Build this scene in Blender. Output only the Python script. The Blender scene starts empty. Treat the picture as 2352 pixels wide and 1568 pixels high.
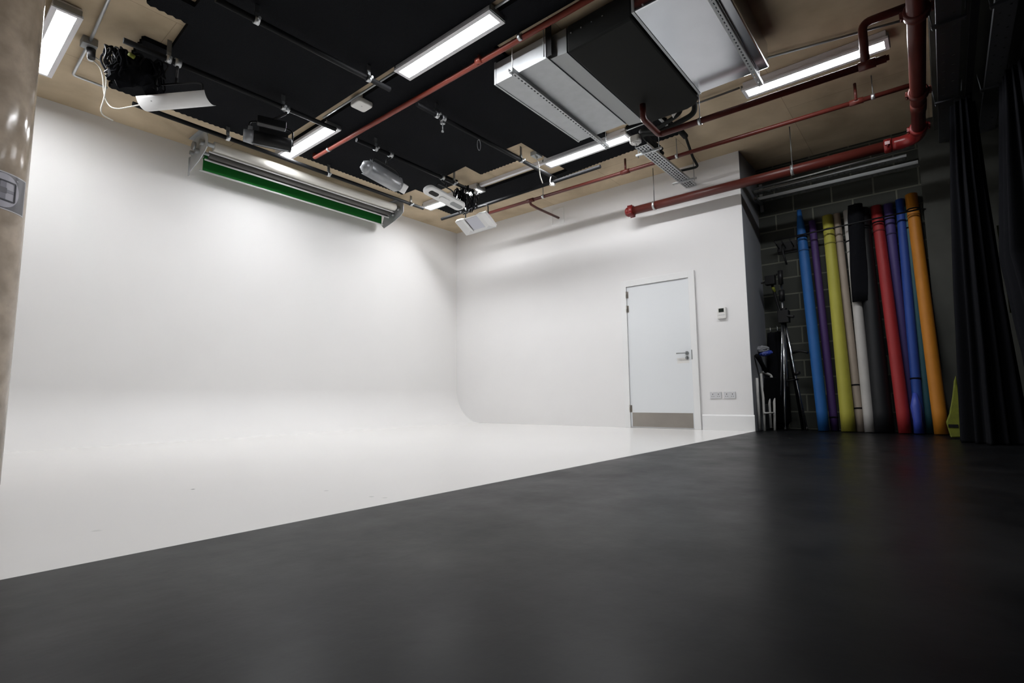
import bpy, bmesh, math, random
from mathutils import Vector, Matrix
from mathutils.geometry import tessellate_polygon
random.seed(7)
S = bpy.context.scene
COL = S.collection
PI = math.pi
V = Vector

# ------------------------------------------------------------------ camera
cam_d = bpy.data.cameras.new('camera'); cam = bpy.data.objects.new('camera', cam_d); COL.objects.link(cam)
cam_d.sensor_width = 36; cam_d.lens = 1199.5/2352*36; cam_d.clip_start = 0.05
pitch, yaw, roll = 0.1077, 0.690, -0.0099
_F = V((math.cos(yaw)*math.cos(pitch), math.sin(yaw)*math.cos(pitch), math.sin(pitch)))
_R = V((math.sin(yaw), -math.cos(yaw), 0)); _U = _R.cross(_F)
_R2 = _R*math.cos(roll)+_U*math.sin(roll); _U2 = _U*math.cos(roll)-_R*math.sin(roll)
m = Matrix((_R2, _U2, -_F)).transposed().to_4x4(); m.translation = V((-6.947, -7.097, 0.4393))
cam.matrix_world = m
S.camera = cam
# ------------------------------------------------------------------ world, exposure
w = bpy.data.worlds.new('world'); S.world = w; w.use_nodes = True
w.node_tree.nodes['Background'].inputs[0].default_value = (0.02, 0.02, 0.02, 1)
S.view_settings.view_transform = 'Standard'; S.view_settings.look = 'None'
S.view_settings.exposure = 0.0; S.view_settings.gamma = 1.0; S.view_settings.use_curve_mapping = False
LIGHT_STRENGTH = 86.0        # luminous panels of the ceiling lights (the only lights of the room)

H = 3.63          # ceiling height
YB = -5.24        # end of the door wall and edge of the white floor
XR = 0.80         # block wall of the recess
R_COVE = 0.60

# ------------------------------------------------------------------ materials
def mat(name, col, rough=0.6, metal=0.0, noise=0.0, nscale=8.0, bump=0.0, bscale=60.0, col2=None, spec=0.5, coat=0.0):
    m = bpy.data.materials.new(name); m.use_nodes = True
    nt = m.node_tree; b = nt.nodes['Principled BSDF']
    b.inputs['Roughness'].default_value = rough; b.inputs['Metallic'].default_value = metal
    b.inputs['Specular IOR Level'].default_value = spec
    b.inputs['Coat Weight'].default_value = coat
    c = (*col, 1)
    b.inputs['Base Color'].default_value = c
    if noise or col2 or bump:
        tc = nt.nodes.new('ShaderNodeTexCoord')
    if noise or col2:
        n = nt.nodes.new('ShaderNodeTexNoise'); n.inputs['Scale'].default_value = nscale; n.inputs['Detail'].default_value = 5
        nt.links.new(tc.outputs['Object'], n.inputs['Vector'])
        r = nt.nodes.new('ShaderNodeValToRGB')
        r.color_ramp.elements[0].position = 0.3; r.color_ramp.elements[1].position = 0.7
        c2 = col2 if col2 else tuple(max(0, x*(1-noise)) for x in col)
        r.color_ramp.elements[0].color = (*c2, 1); r.color_ramp.elements[1].color = c
        nt.links.new(n.outputs['Fac'], r.inputs[0]); nt.links.new(r.outputs[0], b.inputs['Base Color'])
    if bump:
        n2 = nt.nodes.new('ShaderNodeTexNoise'); n2.inputs['Scale'].default_value = bscale
        nt.links.new(tc.outputs['Object'], n2.inputs['Vector'])
        bp = nt.nodes.new('ShaderNodeBump'); bp.inputs['Strength'].default_value = bump; bp.inputs['Distance'].default_value = 0.01
        nt.links.new(n2.outputs['Fac'], bp.inputs['Height']); nt.links.new(bp.outputs[0], b.inputs['Normal'])
    return m

def emis(name, col, strength):
    m = bpy.data.materials.new(name); m.use_nodes = True
    b = m.node_tree.nodes['Principled BSDF']
    b.inputs['Base Color'].default_value = (0.8, 0.8, 0.8, 1)
    b.inputs['Emission Color'].default_value = (*col, 1); b.inputs['Emission Strength'].default_value = strength
    return m

M = {}
M['cyc'] = mat('white_studio_paint', (0.80, 0.79, 0.775), 0.55, noise=0.02, nscale=1.5)
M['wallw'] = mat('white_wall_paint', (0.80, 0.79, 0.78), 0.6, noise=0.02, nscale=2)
M['doorw'] = mat('white_door_paint', (0.74, 0.76, 0.77), 0.35)
M['trimw'] = mat('white_trim_gloss', (0.80, 0.80, 0.79), 0.35)
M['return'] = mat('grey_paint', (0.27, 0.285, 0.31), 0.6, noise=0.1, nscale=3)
M['rear'] = mat('dark_grey_paint', (0.06, 0.06, 0.062), 0.7)
M['galv'] = mat('galvanised_steel', (0.62, 0.64, 0.65), 0.42, 1.0, noise=0.12, nscale=14)
M['galvm'] = mat('dull_galvanised_sheet', (0.50, 0.52, 0.53), 0.55, 0.5, noise=0.1, nscale=10)
M['galvs'] = mat('smooth_duct_sheet', (0.66, 0.68, 0.71), 0.20, 1.0, noise=0.06, nscale=6)
M['galvd'] = mat('dull_zinc', (0.30, 0.31, 0.31), 0.5, 0.8)
M['chrome'] = mat('chrome', (0.75, 0.76, 0.78), 0.2, 1.0)
M['steel'] = mat('brushed_steel', (0.42, 0.39, 0.35), 0.35, 0.9, noise=0.1, nscale=3)
M['red'] = mat('red_pipe_paint', (0.085, 0.016, 0.011), 0.38, spec=0.35, noise=0.15, nscale=10)
M['redb'] = mat('bright_red_fitting', (0.16, 0.012, 0.011), 0.3, spec=0.4)
M['redlit'] = mat('red_pipe_paint_lit', (0.27, 0.050, 0.030), 0.38, noise=0.15, nscale=10)  # same red paint, lightened to carry the glow of the strip light nearby
M['tray'] = mat('dark_zinc_tray', (0.075, 0.078, 0.085), 0.5, 0.6)
M['blackpole'] = mat('black_pole_paint', (0.006, 0.0063, 0.007), 0.6, spec=0.15)
M['foam'] = mat('black_acoustic_foam', (0.0075, 0.0080, 0.0095), 0.95, bump=0.4, bscale=120, spec=0.1)
M['lag'] = mat('black_lagging', (0.012, 0.013, 0.012), 0.8, spec=0.2)
M['blackp'] = mat('black_plastic', (0.006, 0.006, 0.0065), 0.5, spec=0.3)
M['blackf'] = mat('black_fabric', (0.0055, 0.0058, 0.0075), 0.95, bump=0.2, bscale=90, spec=0.1)
M['whitep'] = mat('white_plastic', (0.72, 0.71, 0.68), 0.4)
M['refl'] = mat('white_reflector', (0.78, 0.78, 0.77), 0.45)
M['reflg'] = mat('grey_reflector', (0.28, 0.29, 0.30), 0.35, 0.3)
M['lampglass'] = mat('unlit_lamp_tube', (0.55, 0.56, 0.62), 0.3)
M['housing'] = mat('pale_grey_housing', (0.80, 0.79, 0.81), 0.5)
M['diff'] = emis('lit_diffuser', (0.96, 0.97, 1.0), LIGHT_STRENGTH)
M['green'] = mat('chroma_green_cloth', (0.010, 0.14, 0.022), 0.8, spec=0.2)
M['rollwhite'] = mat('white_roll_cloth', (0.72, 0.70, 0.64), 0.35, noise=0.08, nscale=4)
M['rollgrey'] = mat('grey_roll_cloth', (0.10, 0.095, 0.088), 0.6)
M['socket'] = mat('pale_grey_socket', (0.62, 0.62, 0.63), 0.4, 0.0)
M['lcd'] = mat('dark_display', (0.02, 0.025, 0.02), 0.2)
M['cablew'] = mat('white_cable', (0.6, 0.58, 0.52), 0.5)
M['hivis'] = mat('hi_vis_yellow_cloth', (0.17, 0.19, 0.008), 0.7, noise=0.4, nscale=14)
M['bluep'] = mat('blue_cloth', (0.03, 0.06, 0.35), 0.5)
M['clear'] = mat('clear_grey_plastic', (0.30, 0.31, 0.33), 0.3)

def concrete(name, c1, c2, scale, rough, boards=False):
    m = mat(name, c1, rough, col2=c2, nscale=scale, bump=0.12, bscale=14)
    nt = m.node_tree; b = nt.nodes['Principled BSDF']
    # larger stains over the fine grain
    tc = nt.nodes.new('ShaderNodeTexCoord'); n = nt.nodes.new('ShaderNodeTexNoise')
    n.inputs['Scale'].default_value = scale*0.28; n.inputs['Detail'].default_value = 6; n.inputs['Distortion'].default_value = 1.2
    nt.links.new(tc.outputs['Object'], n.inputs['Vector'])
    old = b.inputs['Base Color'].links[0].from_socket
    mx = nt.nodes.new('ShaderNodeMix'); mx.data_type = 'RGBA'; mx.blend_type = 'MULTIPLY'; mx.inputs[0].default_value = 0.75
    r = nt.nodes.new('ShaderNodeValToRGB'); r.color_ramp.elements[0].position = 0.35; r.color_ramp.elements[1].position = 0.62
    r.color_ramp.elements[0].color = (0.62, 0.60, 0.57, 1); r.color_ramp.elements[1].color = (1, 1, 1, 1)
    nt.links.new(n.outputs['Fac'], r.inputs[0]); nt.links.new(old, mx.inputs[6]); nt.links.new(r.outputs[0], mx.inputs[7])
    nt.links.new(mx.outputs[2], b.inputs['Base Color'])
    return m
M['ceil'] = concrete('bare_concrete_soffit', (0.64, 0.52, 0.36), (0.54, 0.43, 0.29), 3.0, 0.75)
nt = M['ceil'].node_tree; b_ = nt.nodes['Principled BSDF']; old_ = b_.inputs['Base Color'].links[0].from_socket
tc_ = nt.nodes.new('ShaderNodeTexCoord'); sb = nt.nodes.new('ShaderNodeTexBrick'); sb.inputs['Scale'].default_value = 1.0
sb.inputs['Brick Width'].default_value = 2.44; sb.inputs['Row Height'].default_value = 1.22; sb.inputs['Mortar Size'].default_value = 0.004; sb.inputs['Mortar Smooth'].default_value = 0.6
sb.inputs['Color1'].default_value = (1, 1, 1, 1); sb.inputs['Color2'].default_value = (0.90, 0.90, 0.89, 1); sb.inputs['Mortar'].default_value = (0.62, 0.60, 0.58, 1)
nt.links.new(tc_.outputs['Object'], sb.inputs['Vector'])
mm = nt.nodes.new('ShaderNodeMix'); mm.data_type = 'RGBA'; mm.blend_type = 'MULTIPLY'; mm.inputs[0].default_value = 1
nt.links.new(old_, mm.inputs[6]); nt.links.new(sb.outputs['Color'], mm.inputs[7]); nt.links.new(mm.outputs[2], b_.inputs['Base Color'])
M['column'] = concrete('lacquered_concrete', (0.60, 0.50, 0.40), (0.40, 0.33, 0.26), 9.0, 0.15)
M['column'].node_tree.nodes['Principled BSDF'].inputs['Specular IOR Level'].default_value = 0.3
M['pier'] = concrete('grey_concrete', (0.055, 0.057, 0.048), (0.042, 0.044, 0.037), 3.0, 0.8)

# block wall (blocks 450 x 225 mm)
def blockmat():
    m = bpy.data.materials.new('grey_blockwork'); m.use_nodes = True; nt = m.node_tree; b = nt.nodes['Principled BSDF']
    tc = nt.nodes.new('ShaderNodeTexCoord'); sp = nt.nodes.new('ShaderNodeSeparateXYZ'); cb = nt.nodes.new('ShaderNodeCombineXYZ')
    nt.links.new(tc.outputs['Object'], sp.inputs[0]); nt.links.new(sp.outputs[1], cb.inputs[0]); nt.links.new(sp.outputs[2], cb.inputs[1])
    br = nt.nodes.new('ShaderNodeTexBrick'); nt.links.new(cb.outputs[0], br.inputs['Vector'])
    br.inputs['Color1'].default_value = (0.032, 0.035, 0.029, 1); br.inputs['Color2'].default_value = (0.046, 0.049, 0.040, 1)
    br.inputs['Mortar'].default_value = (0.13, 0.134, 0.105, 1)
    br.inputs['Scale'].default_value = 1.0; br.inputs['Mortar Size'].default_value = 0.011; br.inputs['Mortar Smooth'].default_value = 0.3
    br.inputs['Brick Width'].default_value = 0.45; br.inputs['Row Height'].default_value = 0.225
    nt.links.new(br.outputs['Color'], b.inputs['Base Color']); b.inputs['Roughness'].default_value = 0.85
    bp = nt.nodes.new('ShaderNodeBump'); bp.inputs['Strength'].default_value = 0.5; bp.inputs['Distance'].default_value = 0.01; bp.invert = True
    nt.links.new(br.outputs['Fac'], bp.inputs['Height']); nt.links.new(bp.outputs[0], b.inputs['Normal'])
    return m
M['block'] = blockmat()

# white floor: soft gloss paint with a few scuffs of their own shape
def whitefloor():
    m = bpy.data.materials.new('white_floor_paint'); m.use_nodes = True; nt = m.node_tree; b = nt.nodes['Principled BSDF']
    b.inputs['Roughness'].default_value = 0.22
    g = nt.nodes.new('ShaderNodeNewGeometry')
    n = nt.nodes.new('ShaderNodeTexNoise'); n.inputs['Scale'].default_value = 1.1; n.inputs['Detail'].default_value = 4
    nt.links.new(g.outputs['Position'], n.inputs['Vector'])
    r = nt.nodes.new('ShaderNodeValToRGB'); r.color_ramp.elements[0].color = (0.775, 0.76, 0.735, 1); r.color_ramp.elements[1].color = (0.80, 0.79, 0.77, 1)
    nt.links.new(n.outputs['Fac'], r.inputs[0]); cur = r.outputs[0]
    for (x, y, rad, dark) in ((-5.90, -4.15, 0.010, 0.12), (-6.43, -4.81, 0.016, 0.85), (-5.48, -5.05, 0.012, 0.75), (-5.46, -5.12, 0.013, 0.8), (-5.52, -4.74, 0.012, 0.7)):
        d = nt.nodes.new('ShaderNodeVectorMath'); d.operation = 'DISTANCE'; d.inputs[1].default_value = (x, y, 0)
        n2 = nt.nodes.new('ShaderNodeTexNoise'); n2.inputs['Scale'].default_value = 60
        nt.links.new(g.outputs['Position'], n2.inputs['Vector'])
        ad = nt.nodes.new('ShaderNodeMath'); ad.operation = 'MULTIPLY_ADD'; ad.inputs[1].default_value = rad*1.5
        nt.links.new(g.outputs['Position'], d.inputs[0]); nt.links.new(n2.outputs['Fac'], ad.inputs[0]); nt.links.new(d.outputs['Value'], ad.inputs[2])
        lt = nt.nodes.new('ShaderNodeMapRange'); lt.inputs[1].default_value = rad*1.3; lt.inputs[2].default_value = rad*1.9
        lt.inputs[3].default_value = dark; lt.inputs[4].default_value = 1.0
        nt.links.new(ad.outputs[0], lt.inputs[0])
        mx = nt.nodes.new('ShaderNodeMix'); mx.data_type = 'RGBA'; mx.blend_type = 'MULTIPLY'; mx.inputs[0].default_value = 1
        nt.links.new(cur, mx.inputs[6]); nt.links.new(lt.outputs[0], mx.inputs[7]); cur = mx.outputs[2]
    nt.links.new(cur, b.inputs['Base Color'])
    return m
M['floorw'] = whitefloor()

def blackfloor():
    m = bpy.data.materials.new('black_floor_paint'); m.use_nodes = True; nt = m.node_tree; b = nt.nodes['Principled BSDF']
    g = nt.nodes.new('ShaderNodeNewGeometry')
    n = nt.nodes.new('ShaderNodeTexNoise'); n.inputs['Scale'].default_value = 2.4; n.inputs['Detail'].default_value = 10; n.inputs['Roughness'].default_value = 0.62
    nt.links.new(g.outputs['Position'], n.inputs['Vector'])
    r = nt.nodes.new('ShaderNodeValToRGB'); r.color_ramp.elements[0].position = 0.3; r.color_ramp.elements[1].position = 0.75
    r.color_ramp.elements[0].color = (0.0026, 0.0028, 0.0034, 1); r.color_ramp.elements[1].color = (0.0062, 0.0066, 0.0072, 1)
    nt.links.new(n.outputs['Fac'], r.inputs[0]); nt.links.new(r.outputs[0], b.inputs['Base Color'])
    mr = nt.nodes.new('ShaderNodeMapRange'); mr.inputs[3].default_value = 0.20; mr.inputs[4].default_value = 0.52
    nt.links.new(n.outputs['Fac'], mr.inputs[0]); nt.links.new(mr.outputs[0], b.inputs['Roughness'])
    n2 = nt.nodes.new('ShaderNodeTexNoise'); n2.inputs['Scale'].default_value = 9; n2.inputs['Detail'].default_value = 4
    nt.links.new(g.outputs['Position'], n2.inputs['Vector'])
    bp = nt.nodes.new('ShaderNodeBump'); bp.inputs['Strength'].default_value = 0.10; bp.inputs['Distance'].default_value = 0.01
    nt.links.new(n2.outputs['Fac'], bp.inputs['Height']); nt.links.new(bp.outputs[0], b.inputs['Normal'])
    b.inputs['Specular IOR Level'].default_value = 0.10
    return m
M['floorb'] = blackfloor()

# ------------------------------------------------------------------ mesh helpers (all coordinates are world coordinates)
def nb(): return bmesh.new()

def box(bm, x0, x1, y0, y1, z0, z1, mx=None):
    c = V(((x0+x1)/2, (y0+y1)/2, (z0+z1)/2))
    mt = Matrix.Translation(c) @ Matrix.Diagonal((abs(x1-x0), abs(y1-y0), abs(z1-z0), 1))
    if mx is not None: mt = mx @ mt
    bmesh.ops.create_cube(bm, size=1, matrix=mt)
    return bm

def tube(bm, pts, r, seg=12, caps=True, closed=False):
    pts = [V(p) for p in pts]; n = len(pts)
    rs = r if isinstance(r, (list, tuple)) else [r]*n
    rings = []; up = None
    for i, p in enumerate(pts):
        if closed: t = (pts[(i+1) % n]-pts[i-1]).normalized()
        elif i == 0: t = (pts[1]-p).normalized()
        elif i == n-1: t = (p-pts[i-1]).normalized()
        else:
            a = (p-pts[i-1]).normalized(); c = (pts[i+1]-p).normalized(); t = (a+c)
            t = t.normalized() if t.length > 1e-6 else a
        if up is None:
            up = V((0, 0, 1)) if abs(t.z) < 0.9 else V((1, 0, 0))
        u = (up - t*up.dot(t)).normalized(); up = u
        v = t.cross(u)
        k = 1.0
        if 0 < i < n-1 and not closed:
            cs = (p-pts[i-1]).normalized().dot((pts[i+1]-p).normalized()); k = 1/max(0.7, math.sqrt(max(0.01, (1+cs)/2)))
        rings.append([bm.verts.new(p+(u*math.cos(2*PI*j/seg)+v*math.sin(2*PI*j/seg))*rs[i]*(k if seg < 6 else 1)) for j in range(seg)])
    for i in range(n if closed else n-1):
        A, B = rings[i], rings[(i+1) % n]
        for j in range(seg):
            f = bm.faces.new((A[j], A[(j+1) % seg], B[(j+1) % seg], B[j])); f.smooth = seg > 6
    if caps and not closed:
        bm.faces.new(list(reversed(rings[0]))); bm.faces.new(rings[-1])
    return bm

def arc(p0, p1, p2, n=8):                 # quadratic bend between three points
    p0, p1, p2 = V(p0), V(p1), V(p2)
    return [(p0*(1-t)**2+p1*2*t*(1-t)+p2*t*t) for t in [i/n for i in range(n+1)]]

def bend(pts, r, n=6):                    # polyline with rounded corners
    pts = [V(p) for p in pts]; out = [pts[0]]
    for i in range(1, len(pts)-1):
        a = (pts[i-1]-pts[i]); b = (pts[i+1]-pts[i])
        ra = min(r, a.length*0.45); rb = min(r, b.length*0.45)
        out += arc(pts[i]+a.normalized()*ra, pts[i], pts[i]+b.normalized()*rb, n)
    out.append(pts[-1]); return out

def prism(bm, poly, z0, z1, mx=None):     # polygon in XY extruded in Z
    lo = [V((x, y, z0)) for x, y in poly]; hi = [V((x, y, z1)) for x, y in poly]
    if mx is not None: lo = [mx @ p for p in lo]; hi = [mx @ p for p in hi]
    lo = [bm.verts.new(p) for p in lo]; hi = [bm.verts.new(p) for p in hi]
    n = len(lo)
    bm.faces.new(list(reversed(lo))); bm.faces.new(hi)
    for i in range(n): bm.faces.new((lo[i], lo[(i+1) % n], hi[(i+1) % n], hi[i]))
    return bm

def frame(o, x, y=None, z=None):          # matrix from origin and two axes
    x = V(x).normalized()
    if z is not None: z = V(z); z = (z-x*z.dot(x)).normalized(); y = z.cross(x)
    else: y = V(y); y = (y-x*y.dot(x)).normalized(); z = x.cross(y)
    mt = Matrix((x, y, z)).transposed().to_4x4(); mt.translation = V(o); return mt

WL = {}
def obj(name, bm, m, parent=None, origin=None, bevel=0, label=None, smooth=False):
    bmesh.ops.recalc_face_normals(bm, faces=bm.faces[:])
    vs = [v.co for v in bm.verts]
    lo = V((min(v.x for v in vs), min(v.y for v in vs), min(v.z for v in vs))); hi = V((max(v.x for v in vs), max(v.y for v in vs), max(v.z for v in vs)))
    o = V(origin) if origin is not None else V(((lo.x+hi.x)/2, (lo.y+hi.y)/2, lo.z))
    bmesh.ops.translate(bm, verts=bm.verts[:], vec=-o)
    if smooth:
        for f in bm.faces: f.smooth = True
    me = bpy.data.meshes.new(name); bm.to_mesh(me); bm.free()
    ob = bpy.data.objects.new(name, me); COL.objects.link(ob)
    me.materials.append(M[m] if isinstance(m, str) else m)
    WL[ob.name] = o
    if parent is not None:
        ob.parent = parent; ob.location = o-WL[parent.name]
    else: ob.location = o
    if bevel:
        b = ob.modifiers.new('bevel', 'BEVEL'); b.width = bevel; b.segments = 2; b.limit_method = 'ANGLE'
    if label: ob['label'] = label
    return ob

def thing(name, label, cat, loc, group=None):
    o = bpy.data.objects.new(name, None); COL.objects.link(o); o.location = V(loc); o.empty_display_size = 0.1
    WL[o.name] = V(loc); o['label'] = label; o['category'] = cat
    if group: o['group'] = group
    return o
def tag(o, label, cat, group=None):
    o['label'] = label; o['category'] = cat
    if group: o['group'] = group
    return o
def struct(o): o['kind'] = 'structure'; return o
def dup(root, loc, rotz=None, label=None):
    r = root.copy(); COL.objects.link(r); r.location = V(loc)
    if rotz is not None: r.rotation_euler = (0, 0, rotz)
    if label: r['label'] = label
    for ch in list(root.children):
        c = ch.copy(); COL.objects.link(c); c.parent = r
        for g in ch.children:
            d = g.copy(); COL.objects.link(d); d.parent = c
    return r

# ================================================================== SETTING
o = struct(obj('floor', box(nb(), -9.6, 0.0, YB, -R_COVE, -0.12, 0), 'floorw'))
bm = nb(); box(bm, -9.6, XR, -9.6, YB, -0.12, 0)
struct(obj('floor', bm, 'floorb'))
struct(obj('ceiling', box(nb(), -9.6, XR+0.1, -9.6, 0.1, H, H+0.15), 'ceil'))
# back wall with the infinity cove swept into the floor
prof = [(0.15, H), (0, H), (0, R_COVE)]
for i in range(1, 73):
    a = i/72*PI/2; prof.append((-R_COVE+R_COVE*math.cos(a), R_COVE-R_COVE*math.sin(a)))
prof += [(-R_COVE, -0.12), (0.15, -0.12)]
bm = nb(); n = len(prof)
A = [bm.verts.new((-9.6, y, z)) for y, z in prof]; B = [bm.verts.new((0.0, y, z)) for y, z in prof]
for i in range(n):
    f = bm.faces.new((A[i], A[(i+1) % n], B[(i+1) % n], B[i]))
bm.faces.new(A); bm.faces.new(list(reversed(B)))
struct(obj('wall_left', bm, 'cyc'))
# door wall: a thick block whose end forms one side of the recess
struct(obj('wall_right', box(nb(), 0.0, 0.25, YB, 0.15, -0.12, H), 'wallw'))
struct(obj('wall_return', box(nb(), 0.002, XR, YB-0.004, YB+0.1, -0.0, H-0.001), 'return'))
struct(obj('wall_recess', box(nb(), XR, XR+0.15, -9.6, YB+0.2, -0.12, H), 'block', origin=(0.8, -5.24, 0.0)))
struct(obj('wall_rear', box(nb(), -9.6, XR, -9.75, -9.6, -0.12, H), 'rear'))
struct(obj('wall_side', box(nb(), -9.75, -9.6, -9.75, 0.15, -0.12, H), 'rear'))
# concrete pier at the far end of the recess
struct(obj('wall_pier', box(nb(), 0.60, XR, -9.6, -7.06, 0.0, H-0.002), 'pier'))
# darker downstand slab along the right side
struct(obj('trim_1', box(nb(), -9.6, XR, -9.6, -7.22, 3.46, H-0.001), 'pier'))
# skirting on the door wall
bm = nb()
P = [(0, 0), (-0.018, 0), (-0.018, 0.185), (-0.010, 0.20), (0, 0.20)]
a = [bm.verts.new((x, YB-0.012, z)) for x, z in P]; b = [bm.verts.new((x, -4.605, z)) for x, z in P]
for i in range(5): bm.faces.new((a[i], a[(i+1) % 5], b[(i+1) % 5], b[i]))
bm.faces.new(a); bm.faces.new(list(reversed(b)))
struct(obj('baseboard_right', bm, 'trimw'))

# ================================================================== DOOR
Y0, Y1, DZ = -3.575, -4.505, 2.05
door = bpy.data.objects.new('door_1', None); COL.objects.link(door); door.location = (0, (Y0+Y1)/2, 0); WL['door_1'] = V((0, (Y0+Y1)/2, 0)); door['kind'] = 'structure'
obj('door_leaf', box(nb(), -0.012, 0.0, Y1+0.004, Y0-0.004, 0.012, DZ-0.004), 'doorw', door, bevel=0.002)
bm = nb()
box(bm, -0.030, 0.0, Y0, Y0+0.085, 0, DZ+0.09); box(bm, -0.030, 0.0, Y1-0.085, Y1, 0, DZ+0.09); box(bm, -0.030, 0.0, Y1-0.001, Y0+0.001, DZ, DZ+0.09)
obj('door_frame', bm, 'trimw', door, bevel=0.003)
obj('kick_plate', box(nb(), -0.0145, -0.012, Y1+0.02, Y0-0.03, 0.018, 0.215), 'steel', door, label='brushed steel kick plate along the bottom of the door')
for z in (1.93, 1.72, 0.27):
    bm = nb(); tube(bm, [(-0.030, Y0-0.001, z-0.05), (-0.030, Y0-0.001, z+0.05)], 0.008, 8); box(bm, -0.0135, -0.012, Y0-0.03, Y0, z-0.05, z+0.05)
    obj('hinge', bm, 'steel', door, label='dull steel hinge')
bm = nb(); tube(bm, [(-0.012, -4.44, 1.02), (-0.022, -4.44, 1.02)], 0.026, 16); tube(bm, bend([(-0.02, -4.44, 1.02), (-0.06, -4.44, 1.02), (-0.06, -4.31, 1.02)], 0.015), 0.009, 8)
obj('door_handle', bm, 'galvd', door, label='steel lever handle on a round rose')
bm = nb(); tube(bm, [(-0.012, -4.44, 0.955), (-0.022, -4.44, 0.955)], 0.024, 16); box(bm, -0.035, -0.02, -4.445, -4.435, 0.94, 0.97)
obj('thumb_turn', bm, 'galvd', door, label='steel thumb turn below the handle')
obj('notice', box(nb(), -0.0130, -0.012, -4.465, -4.30, 0.885, 0.96), 'whitep', door)
obj('strike_plate', box(nb(), -0.0315, -0.029, Y1-0.014, Y1, 0.93, 1.06), 'galvd', door)

# ================================================================== wall fittings on the door wall
t = thing('thermostat', 'small white thermostat with dark display on wall right of the white door', 'thermostat', (0, -4.925, 1.44))
obj('body', box(nb(), -0.028, 0, -4.98, -4.87, 1.44, 1.585), 'whitep', t, bevel=0.004)
obj('display', box(nb(), -0.0295, -0.0275, -4.955, -4.89, 1.522, 1.572), 'lcd', t)
bm = nb()
for y in (-4.95, -4.925, -4.90): box(bm, -0.031, -0.027, y-0.007, y+0.007, 1.485, 1.495)
obj('buttons', bm, 'socket', t)
def socket(yc, label):
    t = thing('power_socket', label, 'socket', (0, yc, 0.405), 'double sockets low on the white wall')
    obj('plate', box(nb(), -0.010, 0, yc-0.073, yc+0.073, 0.405, 0.492), 'socket', t, bevel=0.003)
    for s in (-1, 1):
        bm = nb(); cy = yc+s*0.036
        box(bm, -0.0108, -0.009, cy-0.004, cy+0.004, 0.455, 0.468)
        for q in (-0.012, 0.012): box(bm, -0.0108, -0.009, cy+q-0.004, cy+q+0.004, 0.430, 0.436)
        obj('outlet', bm, 'lcd', t)
        obj('switch', box(nb(), -0.013, -0.009, cy-0.006, cy+0.006, 0.473, 0.487), 'whitep', t)
socket(-4.79, 'pale grey double wall socket next to the door, left one of the pair')
socket(-4.965, 'pale grey double wall socket nearer the dark recess, right one of the pair')
t = thing('access_panel', 'white square access panel high on wall where a short red pipe ends', 'panel', (0, -2.37, 3.29))
bm = nb(); box(bm, -0.012, 0, -2.50, -2.25, 3.28, 3.30); box(bm, -0.012, 0, -2.50, -2.25, 3.53, 3.55); box(bm, -0.012, 0, -2.50, -2.48, 3.30, 3.53); box(bm, -0.012, 0, -2.27, -2.25, 3.30, 3.53)
obj('rim', bm, 'trimw', t); obj('plate', box(nb(), -0.006, 0, -2.48, -2.27, 3.30, 3.53), 'wallw', t)

# ================================================================== COLUMN and chart
CC = V((-6.7314, -3.0741)); CR = 0.25
bm = nb(); tube(bm, [(CC.x, CC.y, 0.0), (CC.x, CC.y, H)], CR, 96)
tag(obj('concrete_column', bm, 'column'), 'thick round polished concrete column at the left edge', 'column')
def curved(a0, a1, z0, z1, r, th=0.0015, n=40):      # patch wrapped round the column, angles in degrees
    bm = nb(); g = []
    for k, rr in enumerate((r, r+th)):
        for z in (z0, z1):
            g.append([bm.verts.new((CC.x+rr*math.cos(math.radians(a0+(a1-a0)*i/n)), CC.y+rr*math.sin(math.radians(a0+(a1-a0)*i/n)), z)) for i in range(n+1)])
    for i in range(n):
        for A_, B_ in ((g[2], g[3]), (g[1], g[0]), (g[0], g[2]), (g[3], g[1])): bm.faces.new((A_[i], A_[i+1], B_[i+1], B_[i]))
    for i in (0, n): bm.faces.new((g[0][i], g[1][i], g[3][i], g[2][i]))
    return bm
def curved_disc(ac, zc, rad, r, inner=0.0):
    bm = nb(); n = 48; k = 10; rows = []
    for j in range(k+1):
        q = inner+(rad-inner)*j/k; row = []
        for i in range(n):
            dx = q*math.cos(2*PI*i/n); dz = q*math.sin(2*PI*i/n); a = math.radians(ac)+dx/r
            row.append(bm.verts.new((CC.x+r*math.cos(a), CC.y+r*math.sin(a), zc+dz)))
        rows.append(row)
    for j in range(k):
        for i in range(n): 
            try: bm.faces.new((rows[j][i], rows[j][(i+1) % n], rows[j+1][(i+1) % n], rows[j+1][i]))
            except ValueError: pass
    return bm
M['card'] = mat('chart_card', (0.55, 0.54, 0.56), 0.3); M['cgrey'] = mat('chart_grey', (0.13, 0.125, 0.14), 0.3)
M['clight'] = mat('chart_light', (0.42, 0.41, 0.46), 0.3); M['cmid'] = mat('chart_mid', (0.22, 0.215, 0.25), 0.3); M['cblack'] = mat('chart_black', (0.012, 0.012, 0.02), 0.3)
ch = obj('test_chart', curved(-94, -25.6, 1.470, 1.676, CR+0.001), 'card'); tag(ch, 'grey lens test chart sheet stuck on the round column', 'chart')
R1 = CR+0.0028; ac, zc = -60.0, 1.573
dg = lambda x: math.degrees(x/CR)
obj('chart_field', curved(-92, -28.0, 1.477, 1.669, R1), 'cgrey', ch)
obj('chart_circle', curved_disc(ac, zc, 0.092, R1+0.003, 0.0005), 'clight', ch)
obj('chart_cross', curved(ac-0.8*4, ac+0.8*4, zc-0.05, zc+0.05, R1+0.0035), 'cmid', ch)
obj('chart_cross', curved(ac-dg(0.066), ac+dg(0.066), zc-0.008, zc+0.008, R1+0.0037), 'cmid', ch)
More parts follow.
